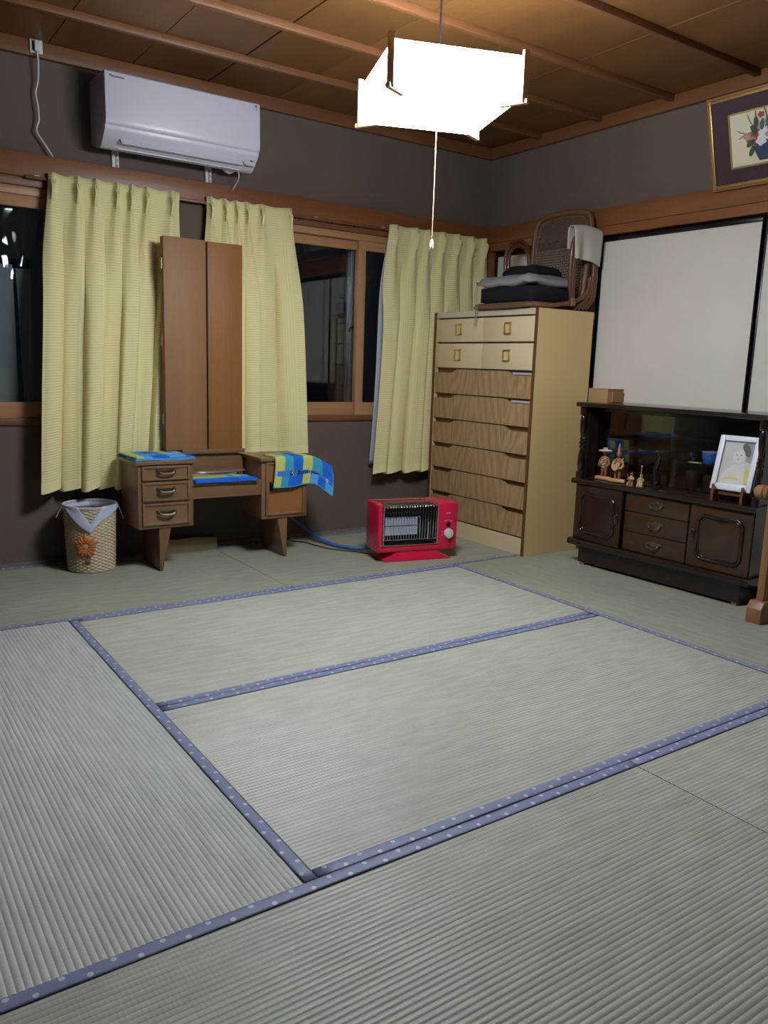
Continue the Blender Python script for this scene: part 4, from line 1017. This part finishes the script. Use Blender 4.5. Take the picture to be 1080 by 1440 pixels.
# right cupboard
dbx((-1.794,YF,.214), (-1.526,YBk,.520)).build('cupboard', M['desk_z'], dk, bevel=.002)
dbx((-1.806,YF-.016,.518), (-1.512,YBk,.537)).build('table_top', M['desk'], dk, bevel=.004)
dd = dbx((-1.772,YF-.003,.232), (-1.545,YF+.01,.512)).build('door', M['mirp2'], dk)
frame_front(-1.772,-1.545,.232,.512,YF-.001,.012).build('door_frame', M['desk'], dd, bevel=.002)
kp = MB().obox(dl((-1.744,YF-.006,.385)), (.012,.004,.05)).lathe([(0,0),(.008,0),(.005,.012),(.009,.02),(0,.024)], dl((-1.744,YF-.006,.398)), 12, axis='y').tube([dl((-1.744,YF-.016,.395)), dl((-1.744,YF-.02,.365))], .004, 8)
kp.build('door_pull', M['matt_black'], dd, smooth=40)
# centre section
dbx((-2.163,YF+.008,.350), (-1.794,YF+.03,.418)).build('apron_drawer', M['desk'], dk, bevel=.002)
dbx((-2.163,YF+.002,.345), (-1.794,YBk,.353)).build('apron_bottom', M['desk'], dk, bevel=.002)
dbx((-2.163,YF+.004,.410), (-1.794,YBk,.424)).build('centre_shelf', M['desk'], dk, bevel=.002)
rs = [(-2.163,.424),(-1.80,.424),(-1.80,.50),(-1.812,.53),(-1.84,.545),(-2.12,.545),(-2.144,.545),(-2.144,.524),(-2.163,.524)]
MB().prism([(x+1.98, z) for x, z in rs], -.182+.25, -.164+.25, 'y').build('back_riser', M['desk'], dk, bevel=.002)
dbx((-2.142,-.205,.545), (-1.800,-.145,.566)).build('mirror_base', M['desk'], dk, bevel=.002)
# full-depth wedge legs
MB().prism([(-2.334+1.98,.216),(-2.274+1.98,.216),(-2.318+1.98,0),(-2.332+1.98,0)], YF+.006+.25, -.13+.25, 'y').build('leg', M['desk_z'], dk, bevel=.0015)
MB().prism([(-1.697+1.98,.216),(-1.640+1.98,.216),(-1.642+1.98,0),(-1.657+1.98,0)], YF+.006+.25, -.13+.25, 'y').build('leg', M['desk_z'], dk, bevel=.0015)
# folded three-leaf mirror
dbx((-2.223,-.168,.566), (-1.812,-.150,1.603)).build('centre_mirror', M['desk_z'], dk, bevel=.002)
lf = dbx((-2.226,-.200,.566), (-2.008,-.180,1.603)).build('mirror_leaf', M['mirp'], dk, bevel=.004)
rfl = dbx((-2.000,-.198,.564), (-1.811,-.178,1.600)).build('mirror_leaf', M['mirp2'], dk, bevel=.004)
dbx((-2.220,-.179,.575), (-2.012,-.176,1.595)).build('mirror_glass', M['mirror'], lf); dbx((-1.996,-.177,.575), (-1.816,-.174,1.592)).build('mirror_glass', M['mirror'], rfl)
for z in (.70, 1.08, 1.45):
    dbx((-2.230,-.188,z), (-2.224,-.160,z+.05)).build('hinge', M['brass'], dk); dbx((-1.812,-.186,z), (-1.8075,-.160,z+.05)).build('hinge', M['brass'], dk)

# ---- towels
TC = [M['blue'], M['teal'], M['sky'], M['yel'], M['lilac'], M['navyt']]
def patch(seed):
    rnd = random.Random(seed); G = {}
    def f(i, j):
        if (i, j) not in G: G[(i, j)] = rnd.choice((0, 1, 2, 3, 0, 1, 3, 2))
        return G[(i, j)]
    return f
# folded towel on the drawer pedestal
t1 = thing('folded_towel', 'blue and yellow patchwork towel folded on the drawer pedestal', 'towel', (-2.302, -.272, .545), .03)
pf1 = patch(4); rows = ((3,2,0,2,3,1,2),(3,1,0,0,3,2,4),(3,2,2,1,4,4,2),(3,2,0,0,2,2,0))
for k in range(3):
    z0 = .0055*k; w2, d2 = .150-.004*k, .129-.003*k
    mb = MB(); mb.grid(lambda s, t: (lerp(-w2,w2,s), lerp(-d2,d2,t), z0+.0055-.004*(max(abs(2*s-1),abs(2*t-1))**14)+.0015*math.sin(7*s+5*t+k)), 28, 20, mi=lambda s, t, k=k: rows[min(3,int((1-t)*4))][min(6,int(s*7))] if k == 2 else (2 if t < .5 else 0))
    mb.build('fold', TC, t1, smooth=180, solid=.0045)
# towel on the centre shelf
t2 = thing('shelf_towel', 'folded blue towel with yellow stripe on the centre shelf', 'towel', (-1.985, -.335, .4245), 0)
for k in range(3):
    z0 = .0045*k; x0, x1 = -.172+.003*k, .165-.002*k
    mb = MB(); mb.grid(lambda s, t: (lerp(x0,x1,s), lerp(-.078+.006*k,.07,t)+.004*math.sin(4*s), z0+.0045-.003*(max(abs(2*s-1),abs(2*t-1))**14)+.0012*math.sin(8*s+k)), 28, 14, mi=lambda s, t, k=k: (3 if (t > .45 and s < .62) or (t > .45 and s > .7 and s < .82) else 2 if t > .3 else 0) if k == 2 else 0)
    mb.build('fold', TC, t2, smooth=180, solid=.004)
# towel draped over the cupboard corner
t3 = thing('draped_towel', 'blue and yellow patchwork towel hanging over the cupboard door', 'towel', (-1.60, -.411, .537), 0)
def drape(s, t, lift=.0):
    # s across, t from the lying end (0) to the hanging hem (1)
    arc = lerp(-.13, .165, t)                       # <0 lies on the top, >0 hangs
    x = lerp(-.135, .20, s) + .012*math.sin(3*t) - .012*(1-s)*t
    over = .014*math.log(1+math.exp((x-.100)/.014))                           # beyond the table's right edge
    if arc < 0: y = -arc; z = .0026
    else:
        q = min(1, arc/.03); y = -.010*math.sin(q*PI/2)-.02*(arc)-.10*over*(arc/.16); z = .0026-arc*(.94-.12*s)
        if arc < .03: z = .0026-.028*(1-math.cos(q*PI/2))*(.9)
    z -= over*(.55+ (.25 if arc > 0 else 0))
    y -= (.010*math.sin(8*s+1.0)+.006*math.sin(17*s+2))*max(0, arc)*5*.6
    z -= .010*s*max(0, arc)/.165*math.sin(3*s)+ (.006*math.sin(6.5*s) if arc > .1 else 0)
    y -= .06*over
    n = lift
    return Vector((x, y-n*(1 if arc > .0 else .2), z+n*(1 if arc <= .01 else .25)))
def dmat(s, t):
    if t > .80: return (3,1,0,0,3,2,0,2)[min(7,int(s*8))]
    if t > .70: return 5 if (int(s*24) % 7) else 4
    return (3,1,0,3,1,0,0)[min(6,int(s*6.2))] if t > .3 else (3,2,0,3,1,0,0)[min(6,int(s*6.2))]
mb = MB(); mb.grid(drape, 48, 44, mi=dmat); mb.build('cloth', TC, t3, smooth=180, solid=.005, fix=False)
mb = MB(); mb.tube([drape(s/40, 1.0) for s in range(41)], .0036, 6); mb.tube([drape(1.0, s/40) for s in range(41)], .0036, 6); mb.build('binding', TC[2], t3, smooth=180)
def tmap(x, y):
    s = .50+x/.335; t = .752-y/.295
    return drape(s, t, .0058)
text_mesh('lettering', 'Of Benetton', .034, plain('towel_print', (.006,.012,.07), .9), t3, tmap)

# things lying in the recess
t = thing('hand_mirror', 'flat oval wooden hand mirror lying behind the shelf towel', 'mirror', (-1.955, -.205, .4245), .12)
t.location = (-1.955, -.232, .4505); t.rotation_euler = (math.radians(3), 0, .05)
MB().lathe([(0,0),(.14,0),(.15,.004),(.14,.010),(0,.012)], (0,0,.0), 32, sy=.22).build('back', M['tray'], t, smooth=40)
t = thing('comb_case', 'slim pale olive case lying under the oval hand mirror', 'case', (-2.0, -.235, .4245), .02)
MB().box((-.15,-.022,0), (.13,.016,.026)).build('case', plain('olive_case', (.26,.25,.12), .5), t, bevel=.004)
MB().box((-.03,-.0235,.008), (-.02,-.0215,.016)).build('clasp', M['gold'], t)
t = thing('wooden_plank', 'tan board propped on the floor under the dressing table', 'board', (-2.06, -.045, 0), .04)
MB().prism([(-.18,0),(.165,0),(.165,.062),(.145,.064),(.03,.074),(-.07,.072),(-.18,.085)], -.012, .012, 'y').build('board', M['plank'], t)

# ================================================================== WASTE BASKET
bk_ = thing('waste_basket', 'round wicker waste basket with white liner and orange flower', 'basket', (-2.602, -.178, 0))
BR0, BR1, BH = .108, .118, .318
nr, ns = 38, 40
def wv(s, t):
    row = t*nr; q = 2*PI*s; r = lerp(BR0, BR1, t)
    rr = math.sin(PI*(row % 1)); k = math.sin(q*ns/2+PI*(int(row) % 2))
    r += .0024*rr + .0036*k*rr
    return (r*math.cos(q), r*math.sin(q), .004+t*(BH-.008))
mb = MB(); mb.grid(wv, ns*4, nr*2, closed_u=True); mb.build('woven_wall', M['wick'], bk_, smooth=60, fix=True)
mb = MB(); mb.grid(lambda s, t: ((lerp(BR0,BR1,t)-.006)*math.cos(2*PI*s), (lerp(BR0,BR1,t)-.006)*math.sin(2*PI*s), .006+t*(BH-.01)), 40, 2, closed_u=True); mb.build('inner_wall', M['liner'], bk_, smooth=60)
MB().lathe([(0,0),(BR0-.001,0),(BR0-.001,.006),(0,.006)], n=40).build('bottom', M['wick'], bk_)
mb = MB()
for ph_ in (0, PI):
    mb.tube([((BR1-.001)*math.cos(2*PI*k/120)+.0, (BR1-.001)*math.sin(2*PI*k/120), BH-.004+.003*math.sin(20*2*PI*k/120+ph_)) for k in range(120)], .0048, 6, closed=True)
mb.build('rim', M['wick'], bk_, smooth=60)
q0 = math.atan2(-4.131+.178, -3.611+2.602)      # side of the basket that faces the room
def lin_lip(s, t):
    q = q0+lerp(-PI, PI, s); d = abs(lerp(-PI, PI, s)); r = BR1-.014+.022*math.sin(t*PI/2); z = BH-.03*(1-t)**2+.004+.006*math.sin(t*PI)
    if d < .42: r = BR1-.014+.004*t; z = BH-.02-.02*(1-t)
    return (r*math.cos(q), r*math.sin(q), z)
def lin_out(s, t):
    q = q0+lerp(-PI, PI, s); d = abs(lerp(-PI, PI, s)); V = max(0, 1-d/.95)
    lo = .022+.010*math.sin(5*q)+.105*V**1.1; hi = .078*max(0, 1-d/.44)
    r = BR1+.008+.005*math.sin(t*3+q*3)*t
    return (r*math.cos(q), r*math.sin(q), BH+.004-lerp(hi, lo, t))
mb = MB(); mb.grid(lin_lip, 120, 6); mb.grid(lin_out, 120, 10); mb.build('liner', M['liner'], bk_, smooth=180, solid=.002)
for dq, ln_ in ((-1.45,.06),(1.5,.075)):
    q = q0+dq; c, s_ = math.cos(q), math.sin(q)
    mb = MB(); mb.grid(lambda a, b: ((BR1+.006+.030*b)*c+(-s_)*(a-.5)*.022*(1+.6*b), (BR1+.006+.030*b)*s_+c*(a-.5)*.022*(1+.6*b), BH+.004-ln_*b**1.2), 4, 10)
    mb.build('tie_end', M['liner'], bk_, smooth=180, solid=.0025)
def onb(dq, z, out=.006):
    q = q0+dq; r = lerp(BR0, BR1, z/BH)+out; return Vector((r*math.cos(q), r*math.sin(q), z))
fl = bpy.data.objects.new('flower', None); col.objects.link(fl); fl.parent = bk_
for k in range(16):
    a = 2*PI*k/16; L_ = .036+.006*((k*5) % 3)
    MB().tube([onb(-.22+(.012+L_*j/4)*math.cos(a)/.118, .135+(.012+L_*j/4)*math.sin(a), .0065) for j in range(5)], [.005,.0095,.0115,.0095,.003], 6).build('petal', M['raffia'], fl, smooth=60)
MB().lathe([(0,0),(.014,0),(.012,.006),(0,.008)], n=14).build('flower_centre', M['raffia_c'], fl, smooth=60)
fc = [c for c in fl.children if c.name.startswith('flower_centre')][0]; fc.location = onb(-.22, .135, .008); fc.rotation_euler = (PI/2, 0, q0-.22+PI/2)
mb = MB(); mb.grid(lambda a, b: onb(-.14+(a-.5)*.20, .062+(b-.5)*.020, .0075), 6, 4); mb.build('woven_tag', M['olive'], bk_, smooth=180, solid=.002)

# ================================================================== RED GAS HEATER
ht = thing('gas_heater', 'red gas heater with chrome grille and white dial', 'heater', (-1.065, -.79, 0), math.atan2(-.10, .45))
HW_ = .2305
U_ = [(-HW_,.05),(HW_,.05),(HW_,.312),(.112,.312),(.112,.088),(-.205,.088),(-.205,.312),(-HW_,.312)]
MB().prism(U_, 0, .185, 'y').build('housing', M['red'], ht, bevel=.011, seg=3)
bx((-.21, .165, .08), (.118, .184, .308)).build('rear_panel', M['red'], ht)
cav = MB().box((-.206,.10,.088), (.114,.166,.292)).box((-.206,.008,.086), (.114,.11,.092)).box((-.2065,.01,.088), (-.2035,.16,.292)).box((.110,.01,.088), (.1135,.16,.292)).box((-.206,.07,.287), (.114,.166,.294))
cav.build('firebox', M['matt_black'], ht)
cr_ = MB()
for j in range(2):
    for i in range(11):
        x0 = -.168+i*.0176; z0 = .130+j*.052
        cr_.box((x0, .066, z0), (x0+.0155, .10, z0+.046))
cr_.build('burner', M['ceramic'], ht)
MB().box((-.176,.072,.122), (.034,.101,.240)).build('burner_tray', M['matt_black'], ht)
MB().box((-.19,.05,.245), (.05,.10,.252)).build('hood', M['matt_black'], ht)
MB().tube([(.03,.05,.115),(.03,.05,.22),(.02,.05,.235)], .003, 6).tube([(.075,.04,.10),(.075,.04,.20)], .004, 8).build('pilot', M['chrome'], ht, smooth=60)
gr = bpy.data.objects.new('grille', None); col.objects.link(gr); gr.parent = ht
b0 = MB().tube([(0,.006,.118),(0,.003,.15),(0,.003,.28),(0,.010,.300),(0,.025,.306),(0,.15,.306)], .0015, 6).build('bar', M['chrome'], gr, smooth=60)
for k in range(20):
    x = -.193+k*.0155
    if k == 0: b0.location.x = x
    else: link_copy(b0, 'bar', gr, (x, 0, 0))
for (y, z) in ((.003,.118),(.012,.301),(.08,.306),(.15,.306)): MB().tube([(-.204,y,z),(.112,y,z)], .0024, 8).build('cross_bar', M['chrome'], gr, smooth=60)
MB().tube(catmull([(-.199,-.002,.30),(-.203,-.002,.28),(-.203,-.002,.11),(-.200,-.002,.094),(-.19,-.002,.090),(.096,-.002,.090),(.107,-.002,.094),(.110,-.002,.11),(.110,-.002,.28),(.106,-.002,.30)], 5), .0026, 8).build('chrome_trim', M['chrome'], ht, smooth=60)
kb = MB().lathe([(0,0),(.026,0),(.026,.012),(.023,.018),(0,.018)], (.176,0,.142), 24, axis='y').obox((.176,-.022,.142), (.009,.012,.044), (0,.2,0))
kb.build('dial', M['white_soft'], ht, smooth=40)
MB().lathe([(0,0),(.013,0),(.013,.003),(.008,.004),(0,.003)], (.174,0,.190), 16, axis='y').build('igniter_button', M['matt_black'], ht, smooth=40)
mk = MB().box((.160,-.001,.250), (.185,0,.255)).box((.150,-.001,.208), (.158,0,.211)).box((.19,-.001,.208), (.198,0,.211)).box((.136,-.001,.150), (.147,0,.152)).box((.136,-.001,.130), (.147,0,.132)).tube(catmull([(.155,-.0005,.205),(.165,-.0005,.214),(.18,-.0005,.214),(.192,-.0005,.205)],4), .0012, 4)
mk.build('printed_marks', M['lining'], ht)
MB().prism([(-.192,0),(.198,0),(.198,.008),(.17,.014),(.115,.050),(-.125,.050),(-.168,.020),(-.192,.012)], .002, .165, 'y').build('base', M['redhot'], ht, bevel=.004)
for x in (-.15, .15): bx((x-.015,.15,0), (x+.015,.178,.052)).build('rear_foot', M['matt_black'], ht)
gh = MB().tube(catmull([(-1.175,-.572,.075),(-1.195,-.53,.035),(-1.225,-.47,.016),(-1.265,-.40,.0125),(-1.30,-.30,.0125),(-1.315,-.18,.02),(-1.355,-.085,.065),(-1.415,-.055,.115),(-1.50,-.05,.17),(-1.60,-.05,.20)]), .0105, 10)
o = gh.build('gas_hose', M['hose'], None, smooth=60); tag(o, 'blue gas hose running from the red heater behind the dressing table', 'hose')
cd = MB().tube(catmull([(-1.50,-.05,.05),(-1.45,-.09,.006),(-1.405,-.14,.0055),(-1.385,-.25,.0055),(-1.362,-.34,.0055),(-1.315,-.42,.0055),(-1.265,-.485,.0055),(-1.225,-.555,.0055),(-1.186,-.598,.009)]), .003, 8)
o = cd.build('electric_cable', M['blackrub'], None, smooth=60); tag(o, 'thin black cord on the tatami beside the blue hose', 'cord')
bpy.context.view_layer.update()
